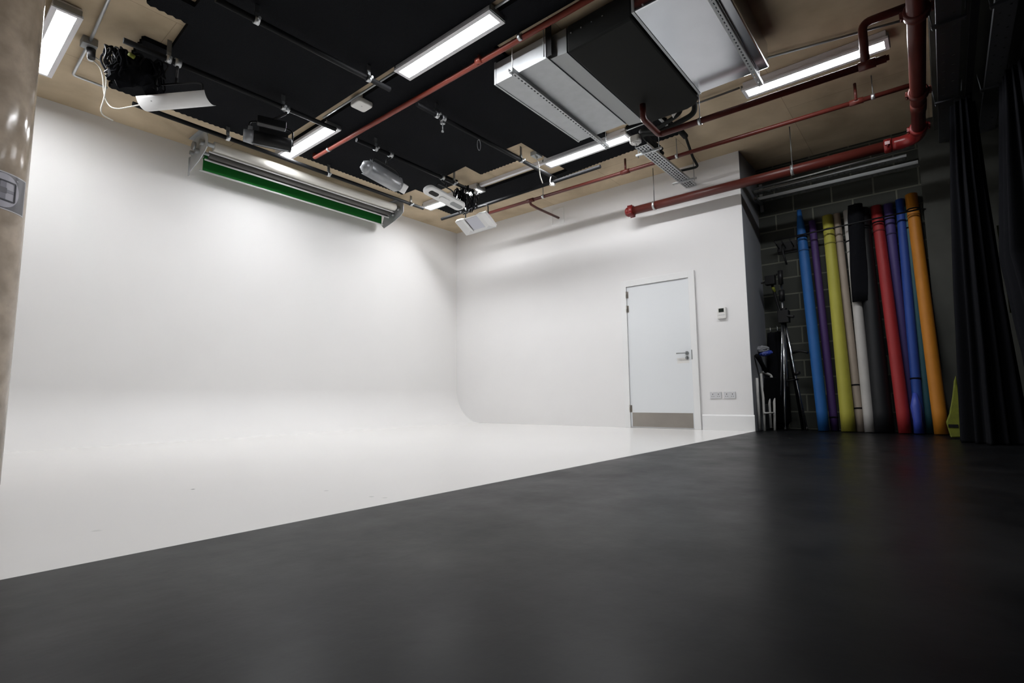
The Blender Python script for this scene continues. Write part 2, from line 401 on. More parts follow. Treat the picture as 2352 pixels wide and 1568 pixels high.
obj('chart_square', curved(ac-dg(0.017), ac+dg(0.017), zc-0.015, zc+0.015, R1+0.0048), 'cgrey', ch)
for s in (-1, 1):
    obj('chart_line', curved(ac+s*dg(0.062)-0.8, ac+s*dg(0.062)+0.8, zc-0.05, zc+0.05, R1+0.006), 'cblack', ch)
    obj('chart_line', curved(ac-dg(0.062), ac+dg(0.062), zc+s*0.052-0.003, zc+s*0.052+0.003, R1+0.006), 'cblack', ch)
obj('chart_mark', curved(-45, -42.5, 1.645, 1.649, R1+0.004), 'card', ch)

# ================================================================== ceiling foam panels
def wavy(poly, waves, step=0.028, amp=0.009):
    out = []; n = len(poly)
    for i in range(n):
        a = V((*poly[i], 0)); b = V((*poly[(i+1) % n], 0)); L = (b-a).length; d = (b-a)/L; nn = V((-d.y, d.x, 0))
        if i in waves and L > 0.2:
            k = max(2, int(L/step)//2*2)
            for j in range(k):
                q = a+d*(L*j/k)+nn*(amp if j % 2 else -amp); out.append((q.x, q.y))
        else: out.append((a.x, a.y))
    return out
def foam(poly, waves, label):
    bm = nb(); pts = wavy(poly, waves)
    vs = [bm.verts.new((x, y, H-0.045)) for x, y in pts]; vt = [bm.verts.new((x, y, H-0.001)) for x, y in pts]
    n = len(vs)
    for i in range(n): bm.faces.new((vs[i], vs[(i+1) % n], vt[(i+1) % n], vt[i]))
    for a_, b_, c_ in tessellate_polygon([[V((x, y, 0)) for x, y in pts]]):
        bm.faces.new((vs[a_], vs[b_], vs[c_])); bm.faces.new((vt[a_], vt[b_], vt[c_]))
    return tag(obj('acoustic_panel', bm, 'foam'), label, 'acoustic panel', 'black foam panels under the ceiling')
foam([(-5.70, -0.84), (-4.05, -0.86), (-4.05, -8.2), (-5.56, -8.2), (-5.56, -2.68), (-5.82, -2.68), (-5.82, -2.43), (-5.52, -2.43), (-5.50, -1.92), (-5.70, -1.92)],
     {0, 5, 6, 9}, 'black ceiling foam panel left of the tan strip, nearest the column')
foam([(-3.94, -0.87), (-2.00, -0.84), (-2.00, -1.15), (-1.74, -1.15), (-1.74, -1.80), (-2.02, -1.80), (-2.07, -2.28), (-1.74, -2.26), (-1.74, -2.97), (-2.09, -2.97), (-2.09, -3.27), (-1.545, -3.27), (-1.545, -4.16), (-3.45, -4.18), (-3.50, -4.19), (-3.64, -4.19), (-3.64, -8.2), (-3.94, -8.2)],
     {0, 7}, 'black ceiling foam panel that the long red pipe crosses')
foam([(-1.305, -0.80), (-0.83, -0.78), (-0.80, -1.65), (-0.97, -3.78), (-0.99, -4.14), (-1.01, -4.85), (-1.545, -4.85), (-1.545, -4.42), (-1.315, -4.42), (-1.315, -3.26), (-1.04, -3.26), (-1.02, -2.96), (-1.305, -2.96)],
     {0, 1, 2, 3, 4, 5}, 'black ceiling foam panel with jagged edge facing the door wall')

# ================================================================== ceiling lights
def ceiling_light(x, y, label):
    t = thing('ceiling_light', label, 'light', (x, y, H-0.085), 'lit strip lights on the ceiling')
    L, W, z = 0.60, 0.10, H-0.085
    bm = nb(); box(bm, x-W+0.012, x+W-0.012, y-L, y+L, z+0.004, H-0.002)
    box(bm, x-W, x+W, y-L-0.012, y+L+0.012, z+0.002, z+0.02)
    obj('housing', bm, 'housing', t, bevel=0.003)
    bm = nb(); box(bm, x-W, x-0.062, y-L-0.012, y+L+0.012, z-0.004, z+0.004); box(bm, x+0.062, x+W, y-L-0.012, y+L+0.012, z-0.004, z+0.004)
    box(bm, x-0.062, x+0.062, y-L-0.012, y-L+0.02, z-0.004, z+0.004); box(bm, x-0.062, x+0.062, y+L-0.02, y+L+0.012, z-0.004, z+0.004)
    obj('rim', bm, 'housing', t)
    obj('diffuser', box(nb(), x-0.062, x+0.062, y-L+0.02, y+L-0.02, z-0.002, z+0.003), 'diff', t)
    for s in (-1, 1):
        obj('end_cap', box(nb(), x-W+0.01, x+W-0.01, y+s*(L+0.012)-0.008, y+s*(L+0.012)+0.008, z+0.004, H-0.03), 'galvd', t, bevel=0.002)
    return t
c0 = ceiling_light(-3.95, -3.89, 'lit ceiling strip light beside the long red pipe, nearest one of its row')
for x, y, lb in ((-3.85, -1.31, 'lit ceiling strip light above the rolled backdrops, ending at the black poles'),
                 (-1.42, -1.35, 'lit ceiling strip light partly behind the cluster of floodlights near the corner'),
                 (-1.43, -3.79, 'lit ceiling strip light just beyond the end of the metal duct'),
                 (-1.45, -6.33, 'lit ceiling strip light crossed by a vertical red pipe near the recess'),
                 (-6.21, -1.30, 'lit ceiling strip light half hidden behind the round column'),
                 (-6.21, -6.40, 'added ceiling strip light, out of view above the camera'),  # assumed unseen fixture, added to light the column and near floor
):
    dup(c0, (x, y, H-0.085), label=lb)

# ================================================================== black scaffold poles
def pole(p0, p1, hangers, label, bare=(), r=0.0242):
    t = thing('lighting_pole', label, 'pole', ((p0[0]+p1[0])/2, (p0[1]+p1[1])/2, p0[2]), 'black lighting poles under the ceiling')
    obj('bar', tube(nb(), [p0, p1], r, 16), 'blackpole', t)
    d = (V(p1)-V(p0)).normalized(); side = V((-d.y, d.x, 0))
    for u in hangers:
        c = V(p0)+d*u; z = c.z
        f = frame(c, d, z=(0, 0, 1))
        h = obj('hanger', box(nb(), -0.018, 0.018, -0.003, 0.003, 0.035, (H if u in bare else H-0.046)-z-0.001, f), 'galvd', t)
        bm = nb(); tube(bm, [f @ V((-0.020, 0, 0)), f @ V((0.020, 0, 0))], 0.033, 14); box(bm, -0.014, 0.014, -0.012, 0.012, 0.028, 0.062, f)
        tube(bm, [f @ V((0, -0.030, 0.0)), f @ V((0, -0.062, -0.012))], 0.007, 8); tube(bm, [f @ V((0, -0.052, -0.008)), f @ V((0, -0.066, -0.014))], 0.013, 6)
        obj('clamp', bm, 'galv', h)
    return t
ZP = 3.45
pole((-5.55, -3.08, ZP), (-3.98, -3.13, ZP), [0.3, 1.33], 'black pole ending above tan strip beside the smoke detector')
pole((-5.86, -2.01, ZP), (-3.90, -2.05, ZP), [0.33, 1.36], 'black pole running above the black cylindrical floodlight', (0.33,))
pole((-5.52, -0.95, ZP), (-1.64, -0.91, ZP), [0.92, 2.21, 3.63], 'long black pole running along the rolled backdrops')
pole((-3.64, -3.13, ZP), (-1.20, -3.16, ZP), [0.27, 1.69], 'black pole crossing open foam to the tan square', (1.69,))
pole((-3.61, -2.02, ZP), (-1.55, -1.99, ZP), [0.27, 1.60], 'black pole carrying the grey and the white oval floodlights', (1.60,))
pole((-1.22, -0.89, ZP-0.06), (-1.24, -3.89, ZP-0.06), [0.55], 'black pole parallel to the door wall over the corner lamps')

# small clamp hooks and loops hanging from poles
bm = nb(); 
t = thing('safety_loop', 'thin steel safety cable loop hanging from the middle black pole', 'cable', (-2.72, -3.14, 3.27))
pts = [(-2.72+0.028*math.sin(a), -3.14, 3.36-0.065*math.cos(a)*1.0-0.0) for a in [2*PI*i/24 for i in range(24)]]
obj('loop', tube(nb(), pts, 0.0035, 6, closed=True), 'galvd', t)
obj('clip', tube(nb(), [(-2.72, -3.14, 3.42), (-2.72, -3.14, 3.44), (-2.72, -3.14, 3.475)], 0.008, 6), 'galvd', t)
t = thing('hook_clamp', 'steel hook clamp with thumbscrew hanging from the middle pole', 'clamp', (-3.28, -3.14, 3.33))
bm = nb(); tube(bm, [(-3.305, -3.133, ZP), (-3.255, -3.134, ZP)], 0.037, 14); box(bm, -3.30, -3.26, -3.15, -3.11, 3.385, 3.42)
obj('jaw', bm, 'galv', t); obj('screw', tube(nb(), [(-3.28, -3.13, 3.39), (-3.28, -3.13, 3.31)], 0.006, 8), 'galvd', t)
obj('knob', tube(nb(), [(-3.28, -3.13, 3.31), (-3.28, -3.13, 3.295)], 0.014, 8), 'galvd', t)

# ================================================================== conduits and strips
def conduit(pts, label, r=0.0125, saddles=(), mt='galvd', name='conduit'):
    t = thing(name, label, 'conduit', pts[0])
    obj('pipe', tube(nb(), bend(pts, 0.04), r, 10), mt, t)
    for s in saddles:
        s = V(s); obj('saddle', box(nb(), s.x-0.02, s.x+0.02, s.y-0.014, s.y+0.014, s.z-0.016, H-0.002 if s.z > 3.3 else s.z+0.02), 'galvd', t)
    return t
conduit([(-3.995, -1.95, 3.585), (-3.995, -3.25, 3.585)], 'metal conduit on tan strip between smoke detector and two lights', 0.011)
conduit([(-3.995, -4.52, 3.585), (-3.995, -6.2, 3.585)], 'metal conduit on tan strip behind the nearest lit strip light', 0.011)
# surface trunking on the strip toward the corner
tag(obj('trunking', box(nb(), -1.47, -1.42, -3.15, -1.98, H-0.05, H-0.001), 'housing'), 'pale metal trunking on tan strip between two lit ceiling lights', 'trunking')
conduit([(-1.47, -3.2, 3.59), (-1.53, -5.0, 3.59), (-1.53, -5.70, 3.59)], 'thin metal conduit passing the far end of the duct to the recess light', 0.011)
conduit([(-1.85, -6.02, 3.6), (-1.62, -7.1, 3.6)], 'dark metal conduit on concrete ceiling above the recess light', 0.011)
t = thing('junction_box', 'metal conduit with round junction box and hanging cables beside the column light', 'conduit', (-5.99, -1.48, 3.58))
obj('pipe', tube(nb(), [(-6.05, -2.9, 3.6), (-5.99, -1.50, 3.6)], 0.0125, 10), 'galv', t)
obj('pipe', tube(nb(), bend([(-5.99, -1.45, 3.6), (-5.975, -0.80, 3.6), (-5.70, -0.785, 3.6)], 0.03), 0.0125, 10), 'galv', t)
obj('box', box(nb(), -6.045, -5.935, -1.54, -1.43, 3.56, H-0.002), 'galvd', t, bevel=0.006)
obj('plug', tube(nb(), [(-5.97, -1.47, 3.56), (-5.965, -1.48, 3.47)], [0.035, 0.028], 12), 'blackp', t)
obj('plug', tube(nb(), [(-5.96, -1.40, 3.56), (-5.955, -1.41, 3.49)], [0.03, 0.024], 12), 'galv', t)
obj('cable', tube(nb(), bend([(-5.955, -1.48, 3.50), (-5.84, -1.40, 3.50), (-5.80, -1.25, 3.30), (-5.82, -1.15, 3.14), (-5.70, -1.10, 3.14)], 0.12), 0.006, 8), 'cablew', t)
obj('cable', tube(nb(), bend([(-5.955, -1.42, 3.50), (-5.86, -1.38, 3.46), (-5.80, -1.20, 3.28), (-5.74, -1.25, 3.17), (-5.56, -1.55, 3.20), (-5.54, -1.55, 3.26)], 0.12), 0.006, 8), 'cablew', t)
t = thing('smoke_detector', 'white rounded detector unit on tan ceiling strip by the red pipe', 'detector', (-3.90, -2.54, 3.55))
bm = nb()
def rr(cx, cy, hx, hy, r, n=5):
    out = []
    for sx, sy, a0 in ((1, 1, 0), (-1, 1, 90), (-1, -1, 180), (1, -1, 270)):
        for i in range(n+1):
            a = math.radians(a0+90*i/n); out.append((cx+sx*(hx-r)+r*math.cos(a), cy+sy*(hy-r)+r*math.sin(a)))
    return out
prism(bm, rr(-3.90, -2.54, 0.088, 0.088, 0.03), 3.53, H-0.046); obj('cover', bm, 'whitep', t, bevel=0.012)
obj('base', prism(nb(), rr(-3.90, -2.54, 0.075, 0.075, 0.03), H-0.05, H-0.002), 'whitep', t)
obj('indicator', tube(nb(), [(-3.905, -2.55, 3.531), (-3.905, -2.55, 3.527)], 0.007, 10), 'socket', t)

# ================================================================== red sprinkler pipes
def ring_clamp(parent, c, axis, r, rod_top=None, rodr=0.005, mt='galv'):
    c = V(c); a = V(axis).normalized()
    k = obj('pipe_clamp', tube(nb(), [c-a*0.016, c+a*0.016], r+0.006, 18), mt, parent, label='bright metal clamp band')
    if rod_top is not None:
        obj('rod', tube(nb(), [(c.x, c.y, c.z+r), (c.x, c.y, rod_top)], rodr, 8), 'galvd', k)
# long upper-left pipe
t = thing('sprinkler_pipe', 'long red pipe crossing the black foam between the two light rows', 'pipe', (-3.63, -3.0, 3.53))
zr = 3.535
obj('pipe', tube(nb(), bend([(-3.60, -1.09, zr+0.05), (-3.60, -1.07, zr), (-3.66, -8.4, zr)], 0.03), 0.026, 16), 'redlit', t)
obj('coupling', tube(nb(), [(-3.645, -3.98, zr), (-3.646, -4.04, zr)], 0.031, 16), 'redlit', t)
obj('nipple', tube(nb(), [(-3.645, -4.01, zr), (-3.645, -4.01, H-0.04)], 0.016, 10), 'redlit', t)
ring_clamp(t, (-3.605, -1.42, zr), (0, 1, 0), 0.026, H-0.04); ring_clamp(t, (-3.648, -4.50, zr), (0, 1, 0), 0.026, H-0.04)
# upper thin pipe over the recess side
t = thing('sprinkler_pipe', 'red pipe running from under the duct and up past the recess light', 'pipe', (-1.95, -5.9, 3.12))
zt = 3.15
obj('pipe', tube(nb(), bend([(-2.36, -5.01, 3.30), (-2.36, -5.01, zt), (-1.96, -5.00, zt), (-1.935, -6.93, zt)], 0.05), 0.030, 16), 'red', t)
obj('riser', tube(nb(), bend([(-1.94, -6.79, zt), (-1.94, -6.79, 3.52), (-1.93, -7.10, 3.52)], 0.07), 0.033, 16), 'red', t)
obj('tee', tube(nb(), [(-1.937, -6.74, zt), (-1.936, -6.86, zt)], 0.038, 16), 'red', t)
obj('cap', tube(nb(), [(-1.936, -6.90, zt), (-1.936, -6.95, zt)], 0.022, 12), 'red', t)
ring_clamp(t, (-1.95, -5.42, zt), (0, 1, 0), 0.030, H-0.01)
# lower thin pipe
zl = 3.40
t = thing('sprinkler_pipe', 'thin red pipe nearest the door wall, with a short branch to the wall', 'pipe', (-0.85, -4.2, 3.38))
obj('pipe', tube(nb(), [(-0.90, -1.30, zl), (-0.82, -7.06, zl)], 0.024, 16), 'red', t)
br = obj('branch', tube(nb(), bend([(-0.87, -2.47, zl), (-0.87, -2.47, zl-0.05), (-0.70, -2.46, zl-0.06), (-0.02, -2.40, zl-0.02)], 0.03), 0.019, 14), 'red', t)
obj('tee', tube(nb(), [(-0.886, -2.42, zl), (-0.884, -2.54, zl)], 0.031, 16), 'red', t)
for y in (-4.05, -6.62):
    k = obj('tee', tube(nb(), [(-0.862-0.0139*(y+4.05), y+0.06, zl), (-0.862-0.0139*(y+4.05), y-0.06, zl)], 0.031, 16), 'red', t)
    obj('nipple', tube(nb(), [(-0.86, y, zl), (-0.86, y, H-0.05)], 0.014, 10), 'red', k)
ring_clamp(t, (-0.885, -2.72, zl), (0, 1, 0), 0.024, H-0.005); ring_clamp(t, (-0.825, -6.76, zl), (0, 1, 0), 0.024, H-0.005); ring_clamp(t, (-0.855, -4.75, zl), (0, 1, 0), 0.024, H-0.005)
# main pipe
zm = 3.08; xm = -0.26
t = thing('sprinkler_main', 'thick red main pipe with capped end in front of the white wall', 'pipe', (xm, -5.4, zm-0.06))
obj('pipe', tube(nb(), [(xm, -3.80, zm), (xm, -6.88, zm)], 0.057, 24), 'red', t)
obj('pipe', tube(nb(), [(xm-0.18, -7.085, zm), (-3.6, -7.165, zm)], 0.057, 24), 'red', t)
obj('elbow', tube(nb(), [(xm, -6.86, zm)]+arc((xm, -6.90, zm), (xm, -7.085, zm), (xm-0.20, -7.085, zm), 10)+[(xm-0.23, -7.085, zm)], 0.066, 24), 'redb', t)
def coupling(c, ax, r, parent, mt='redb'):
    c = V(c); a = V(ax).normalized(); u = a.cross(V((0, 0, 1))).normalized()
    bm = nb(); tube(bm, [c-a*0.035, c-a*0.03, c+a*0.03, c+a*0.035], [r+0.008, r+0.018, r+0.018, r+0.008], 24)
    f = frame(c, a, z=(0, 0, 1))
    for s in (-1, 1):
        box(bm, -0.022, 0.022, s*(r+0.014)-0.022, s*(r+0.014)+0.022, -0.018, 0.018, f)
        tube(bm, [f @ V((0, s*(r+0.024), -0.035)), f @ V((0, s*(r+0.024), 0.035))], 0.008, 8)
    return obj('coupling', bm, mt, parent)
coupling((xm, -6.82, zm), (0, 1, 0), 0.057, t)
coupling((xm-0.26, -7.087, zm), (1, 0, 0), 0.057, t)
coupling((-1.30, -7.11, zm), (1, 0, 0), 0.057, t, 'red'); coupling((-2.55, -7.14, zm), (1, 0, 0), 0.060, t, 'red')
obj('saddle', tube(nb(), [(-0.95, -7.10, zm), (-1.12, -7.105, zm)], 0.062, 24), 'red', t)
obj('riser', tube(nb(), [(-0.82, -7.10, zm), (-0.82, -7.08, zl+0.01)], 0.034, 16), 'red', t)
# capped end
bm = nb(); tube(bm, [(xm, -3.86, zm), (xm, -3.855, zm), (xm, -3.80, zm), (xm, -3.79, zm)], [0.062, 0.078, 0.078, 0.066], 24)
tube(bm, [(xm, -3.795, zm), (xm, -3.77, zm), (xm, -3.745, zm), (xm, -3.735, zm)], [0.070, 0.070, 0.058, 0.030], 24)
for a in (0, 1, 2, 3):
    an = a*PI/2+0.6; tube(bm, [(xm+0.082*math.cos(an), -3.855, zm+0.082*math.sin(an)), (xm+0.082*math.cos(an), -3.785, zm+0.082*math.sin(an))], 0.011, 8)
obj('end_cap', bm, 'redb', t, label='bright red bolted end cap')
ring_clamp(t, (xm, -4.17, zm), (0, 1, 0), 0.057, H-0.01, 0.006)
ring_clamp(t, (xm, -5.9, zm), (0, 1, 0), 0.057, H-0.01, 0.006, 'galvd')

# ================================================================== duct run
ZD = 3.35; ZT = 3.56
t = thing('supply_duct', 'pale galvanised duct section at the near left end of the ceiling run', 'duct', (-2.77, -4.36, ZD))
obj('casing', box(nb(), -3.49, -2.05, -4.665, -4.07, ZD, ZT), 'galvm', t, bevel=0.004)
bm = nb()
for y in (-4.075, -4.662): box(bm, -3.497, -2.045, y-0.008, y+0.008, ZD-0.006, ZT+0.006)
obj('flange', bm, 'galvm', t)
obj('strap', box(nb(), -3.50, -3.494, -4.72, -4.66, ZD+0.0, H-0.002), 'blackp', t); obj('rod', tube(nb(), [(-3.52, -4.655, ZD), (-3.52, -4.655, H-0.002)], 0.005, 8), 'galvd', t)
t = thing('fan_coil_unit', 'black lagged fan coil unit between the two metal duct parts', 'air handling unit', (-2.7, -5.14, ZD-0.02))
# transition piece, its underside sloping
bm = nb(); P = [(-4.675, ZD+0.004), (-4.845, ZD-0.014), (-4.845, ZT), (-4.675, ZT)]
a = [bm.verts.new((-3.455, y, z)) for y, z in P]; b = [bm.verts.new((-1.99, y, z)) for y, z in P]
for i in range(4): bm.faces.new((a[i], a[(i+1) % 4], b[(i+1) % 4], b[i]))
bm.faces.new(a); bm.faces.new(list(reversed(b)))
obj('transition', bm, 'galvd', t, label='dull grey metal transition piece')
bm = nb(); prism(bm, [(-3.46, -4.85), (-1.93, -4.85), (-1.93, -5.30), (-1.97, -5.40), (-2.05, -5.46), (-3.48, -5.46)], ZD-0.022, ZT+0.01)
obj('casing', bm, 'lag', t, bevel=0.02)
obj('spigot', tube(nb(), [(-1.99, -5.13, 3.43), (-1.90, -5.13, 3.43)], 0.04, 14), 'whitep', t)
bm = nb()
for q in range(6): tube(bm, [(-3.465, -4.9-q*0.1, ZD+0.13), (-3.472, -4.9-q*0.1, ZD+0.13)], 0.006, 6)
obj('screws', bm, 'galv', t)
t = thing('return_plenum', 'large smooth silver plenum box at the near right end of the ceiling run', 'duct', (-2.8, -5.78, ZD))
obj('casing', box(nb(), -3.50, -2.09, -6.10, -5.465, ZD, ZT+0.03), 'galvs', t, bevel=0.012)
bm = nb(); box(bm, -3.508, -2.085, -5.49, -5.47, ZD-0.006, ZT+0.03)
obj('flange', bm, 'galvm', t)
bm = nb()
for q in range(5): tube(bm, [(-3.50, -5.56-q*0.12, ZD+0.02), (-3.508, -5.56-q*0.12, ZD+0.02)], 0.006, 6)
obj('screws', bm, 'galv', t)

def perf(origin, du, dv, nu, nv, hole, th=0.002):      # perforated sheet: cells with a rim, holes(i,j)->bool
    bm = nb(); O = V(origin); du = V(du); dv = V(dv); verts = {}
    def vt(i, j):
        if (i, j) not in verts: verts[(i, j)] = bm.verts.new(O+du*i+dv*j)
        return verts[(i, j)]
    for i in range(nu):
        for j in range(nv):
            if not hole(i, j): bm.faces.new((vt(i, j), vt(i+1, j), vt(i+1, j+1), vt(i, j+1)))
    return bm
def solid(ob, th=0.002):
    s = ob.modifiers.new('solid', 'SOLIDIFY'); s.thickness = th; return ob
def channel(p0, p1, rods, label, z):
    t = thing('support_channel', label, 'support channel', ((p0[0]+p1[0])/2, (p0[1]+p1[1])/2, z), 'slotted channels under the ducts')
    p0 = V((*p0, z)); p1 = V((*p1, z)); L = (p1-p0).length; d = (p1-p0)/L; s = V((-d.y, d.x, 0)); n = int(L/0.0125)
    dv = s*0.0137
    solid(obj('web', perf(p0-s*0.0205, d*(L/n), dv, n, 3, lambda i, j: j == 1 and i % 4 in (1, 2) and 2 < i < n-2), 'galvm', t))
    bm = nb()
    f = frame(p0, d, z=(0, 0, 1))
    for q in (-0.0205, 0.0205): box(bm, 0, L, q-0.001, q+0.001, 0, 0.036, f)
    obj('flanges', bm, 'galvd', t)
    for u in rods:
        c = p0+d*u
        k = obj('rod', tube(nb(), [(c.x, c.y, z-0.03), (c.x, c.y, H-0.002)], 0.005, 8), 'galv', t)
        obj('nut', tube(nb(), [(c.x, c.y, z-0.012), (c.x, c.y, z-0.001)], 0.012, 6), 'galv', k)
channel((-3.60, -4.345), (-1.76, -4.285), [0.03, 1.80], 'slotted metal channel under the pale duct section', ZD-0.043)
channel((-3.72, -6.00), (-1.92, -5.985), [0.03, 1.76], 'slotted metal channel under the smooth silver plenum', ZD-0.043)

# lagged refrigerant pipes
t = thing('lagged_pipes', 'black lagged pipes looping from the fan coil unit to the tray', 'pipe', (-1.9, -5.1, 3.3))
obj('pipe', tube(nb(), bend([(-2.0, -5.34, 3.46), (-1.86, -5.35, 3.40), (-1.82, -5.32, 3.32), (-1.72, -4.90, 3.30), (-1.66, -4.66, 3.40), (-1.0, -4.62, 3.42)], 0.09), 0.028, 14), 'lag', t)
obj('pipe', tube(nb(), bend([(-2.0, -5.24, 3.44), (-1.93, -5.24, 3.40), (-1.90, -5.20, 3.33), (-1.76, -4.86, 3.33), (-1.72, -4.66, 3.41), (-1.1, -4.66, 3.43)], 0.08), 0.022, 14), 'lag', t)
obj('pipe', tube(nb(), bend([(-2.05, -4.98, 3.42), (-1.82, -4.86, 3.36), (-1.70, -4.74, 3.38)], 0.05), 0.012, 10), 'lag', t)
t = thing('lagged_pipes', 'thin black pipe dropping beside the tray near the recess corner', 'pipe', (-0.9, -4.85, 3.3))
obj('pipe', tube(nb(), bend([(-1.45, -4.90, 3.56), (-1.05, -4.93, 3.55), (-0.62, -4.86, 3.44), (-0.38, -4.84, 3.40), (-0.42, -4.52, 3.40)], 0.05), 0.016, 12), 'lag', t)
obj('bulge', tube(nb(), [(-1.20, -4.92, 3.55), (-1.0, -4.92, 3.54)], 0.034, 14), 'lag', t)
# condensate pump bracket
t = thing('drain_bracket', 'pale metal bracket and white fitting beside the black unit', 'bracket', (-1.8, -5.1, 3.33))
bm = nb(); box(bm, -1.95, -1.93, -5.30, -4.98, 3.34, 3.36); box(bm, -1.95, -1.70, -5.0, -4.98, 3.34, 3.36)
obj('rail', bm, 'galvd', t); obj('fitting', tube(nb(), [(-1.90, -5.16, 3.33), (-1.86, -5.14, 3.40)], [0.035, 0.045], 12), 'whitep', t)

# perforated tray toward the door wall
t = thing('cable_tray', 'pale perforated metal cable tray running to the white wall', 'cable tray', (-0.8, -4.58, 3.35))
zt_ = 3.315; x0, x1 = -1.55, -0.005; n = 72; yc0 = -4.675
solid(obj('bed', perf((x0, yc0, zt_), ((x1-x0)/n, 0.0, 0), (0, 0.15/9, 0), n, 9, lambda i, j: j % 2 == 1 and (i+(1 if j % 4 == 1 else 0)) % 3 > 0 and 0 < i < n-1), 'galvm', t), 0.0015)
bm = nb(); box(bm, x0, x1, yc0-0.001, yc0+0.001, zt_, zt_+0.028); box(bm, x0, x1, yc0+0.1495, yc0+0.151, zt_, zt_+0.028)
obj('lips', bm, 'galv', t)
for q in range(5):
    obj('cable', tube(nb(), [(x0+0.02, yc0+0.022+q*0.026, zt_+0.016), (x1-0.01, yc0+0.022+q*0.026, zt_+0.016)], 0.0125, 8), 'blackp', t, label='black cable lying in the tray')
for xx, q in ((-1.38, 1), (-0.28, 1)):
    k = obj('cross_bar', box(nb(), xx-0.012, xx+0.012, yc0-0.10, yc0+0.22, zt_-0.024, zt_-0.001), 'galv', t)
    obj('rod', tube(nb(), [(xx, yc0-0.07, zt_-0.05), (xx, yc0-0.07, H-0.002)], 0.005, 8), 'galvd', k)
    if xx < -1: obj('rod', tube(nb(), [(xx, yc0+0.19, zt_-0.05), (xx, yc0+0.19, H-0.002)], 0.005, 8), 'galvd', k)
t = thing('junction_box', 'white round twin hole fitting at the near end of perforated tray', 'junction box', (-1.57, -4.55, 3.33))
bm = nb(); prism(bm, rr(-1.60, -4.56, 0.05, 0.06, 0.03), 3.345, 3.42); tube(bm, [(-1.60, -4.57, 3.346), (-1.60, -4.57, 3.325)], [0.045, 0.032], 20)
obj('body', bm, 'whitep', t)
bm = nb(); tube(bm, [(-1.614, -4.575, 3.326), (-1.614, -4.575, 3.3235)], 0.009, 10); tube(bm, [(-1.586, -4.565, 3.326), (-1.586, -4.565, 3.3235)], 0.009, 10)
obj('holes', bm, 'lcd', t)

# trays along the recess wall
def ladder(x, y0, y1, z, label, h=0.05):
    t = thing('cable_tray', label, 'cable tray', (x, (y0+y1)/2, z), 'cable trays along the recess wall')
    bm = nb(); box(bm, x, x+0.003, y0, y1, z, z+h); box(bm, x-0.02, x, y0, y1, z, z+0.003)
    obj('side', bm, 'galvd', t)
    n = int((y1-y0)/0.02)
    solid(obj('bed', perf((x, y0, z+0.002), (0.018, 0, 0), (0, (y1-y0)/n, 0), 5, n, lambda i, j: i in (1, 3) and j % 3 == 1), 'galvd', t))
    return t
ladder(0.66, -7.05, -5.26, 3.13, 'lower dark metal cable tray crossing the top of the recess')
t = ladder(0.58, -6.95, -5.26, 3.22, 'upper dark metal cable tray crossing the top of the recess', 0.04)
conduit([(0.50, -5.26, 3.25), (0.50, -7.03, 3.28)], 'bright thin metal conduit crossing the recess below the thick red pipe', 0.012, mt='galv')
t = thing('tray_bracket', 'dark metal wall bracket carrying the recess trays by the corner', 'bracket', (0.6, -5.30, 3.1))
obj('arm', box(nb(), 0.46, XR, -5.32, -5.28, 3.09, 3.125), 'galvd', t); obj('upright', box(nb(), XR-0.03, XR-0.001, -5.32, -5.28, 3.0, 3.40), 'galvd', t)

# trays at the right overhead
def otray(y, wd, z, label, x0=-5.0, x1=0.60):
    t = thing('cable_tray', label, 'cable tray', ((x0+x1)/2, y, z), 'dark overhead cable trays at the right edge')
    n = int((x1-x0)/0.02)
    solid(obj('bed', perf((x0, y-wd/2, z), ((x1-x0)/n, 0, 0), (0, wd/9, 0), n, 9, lambda i, j: j in (2, 6) and (i+j) % 8 == 0), 'tray', t))
    bm = nb(); box(bm, x0, x1, y-wd/2-0.001, y-wd/2+0.001, z, z+0.05); box(bm, x0, x1, y+wd/2-0.001, y+wd/2+0.001, z, z+0.05)
    obj('sides', bm, 'tray', t)
    for xx in (-3.3, -1.9, -0.5):
        k = obj('cross_bar', box(nb(), xx-0.02, xx+0.02, y-wd/2-0.03, y+wd/2+0.03, z-0.022, z-0.003), 'tray', t)
        for s in (-1, 1): obj('rod', tube(nb(), [(xx, y+s*(wd/2+0.02), z-0.04), (xx, y+s*(wd/2+0.04), 3.459)], 0.005, 6), 'tray', k)
otray(-7.33, 0.15, 3.30, 'dark overhead tray right next to the thick red pipe')
otray(-7.66, 0.13, 3.30, 'dark overhead tray at the far right above the black curtains')
def track(y, z, x0, x1, label):
    t = thing('curtain_track', label, 'curtain track', ((x0+x1)/2, y, z), 'black curtain tracks')
    obj('rail', box(nb(), x0, x1, y-0.025, y+0.025, z, z+0.04), 'blackpole', t)
    for xx in (x0+0.4, (x0+x1)/2, x1-0.2): obj('rod', tube(nb(), [(xx, y, z+0.04), (xx, y, 3.459)], 0.006, 6), 'blackp', t)
track(-7.48, 3.27, -5.0, 0.50, 'black curtain track between the two overhead trays')
track(-7.83, 3.27, -5.0, 0.50, 'black curtain track at the far right edge')

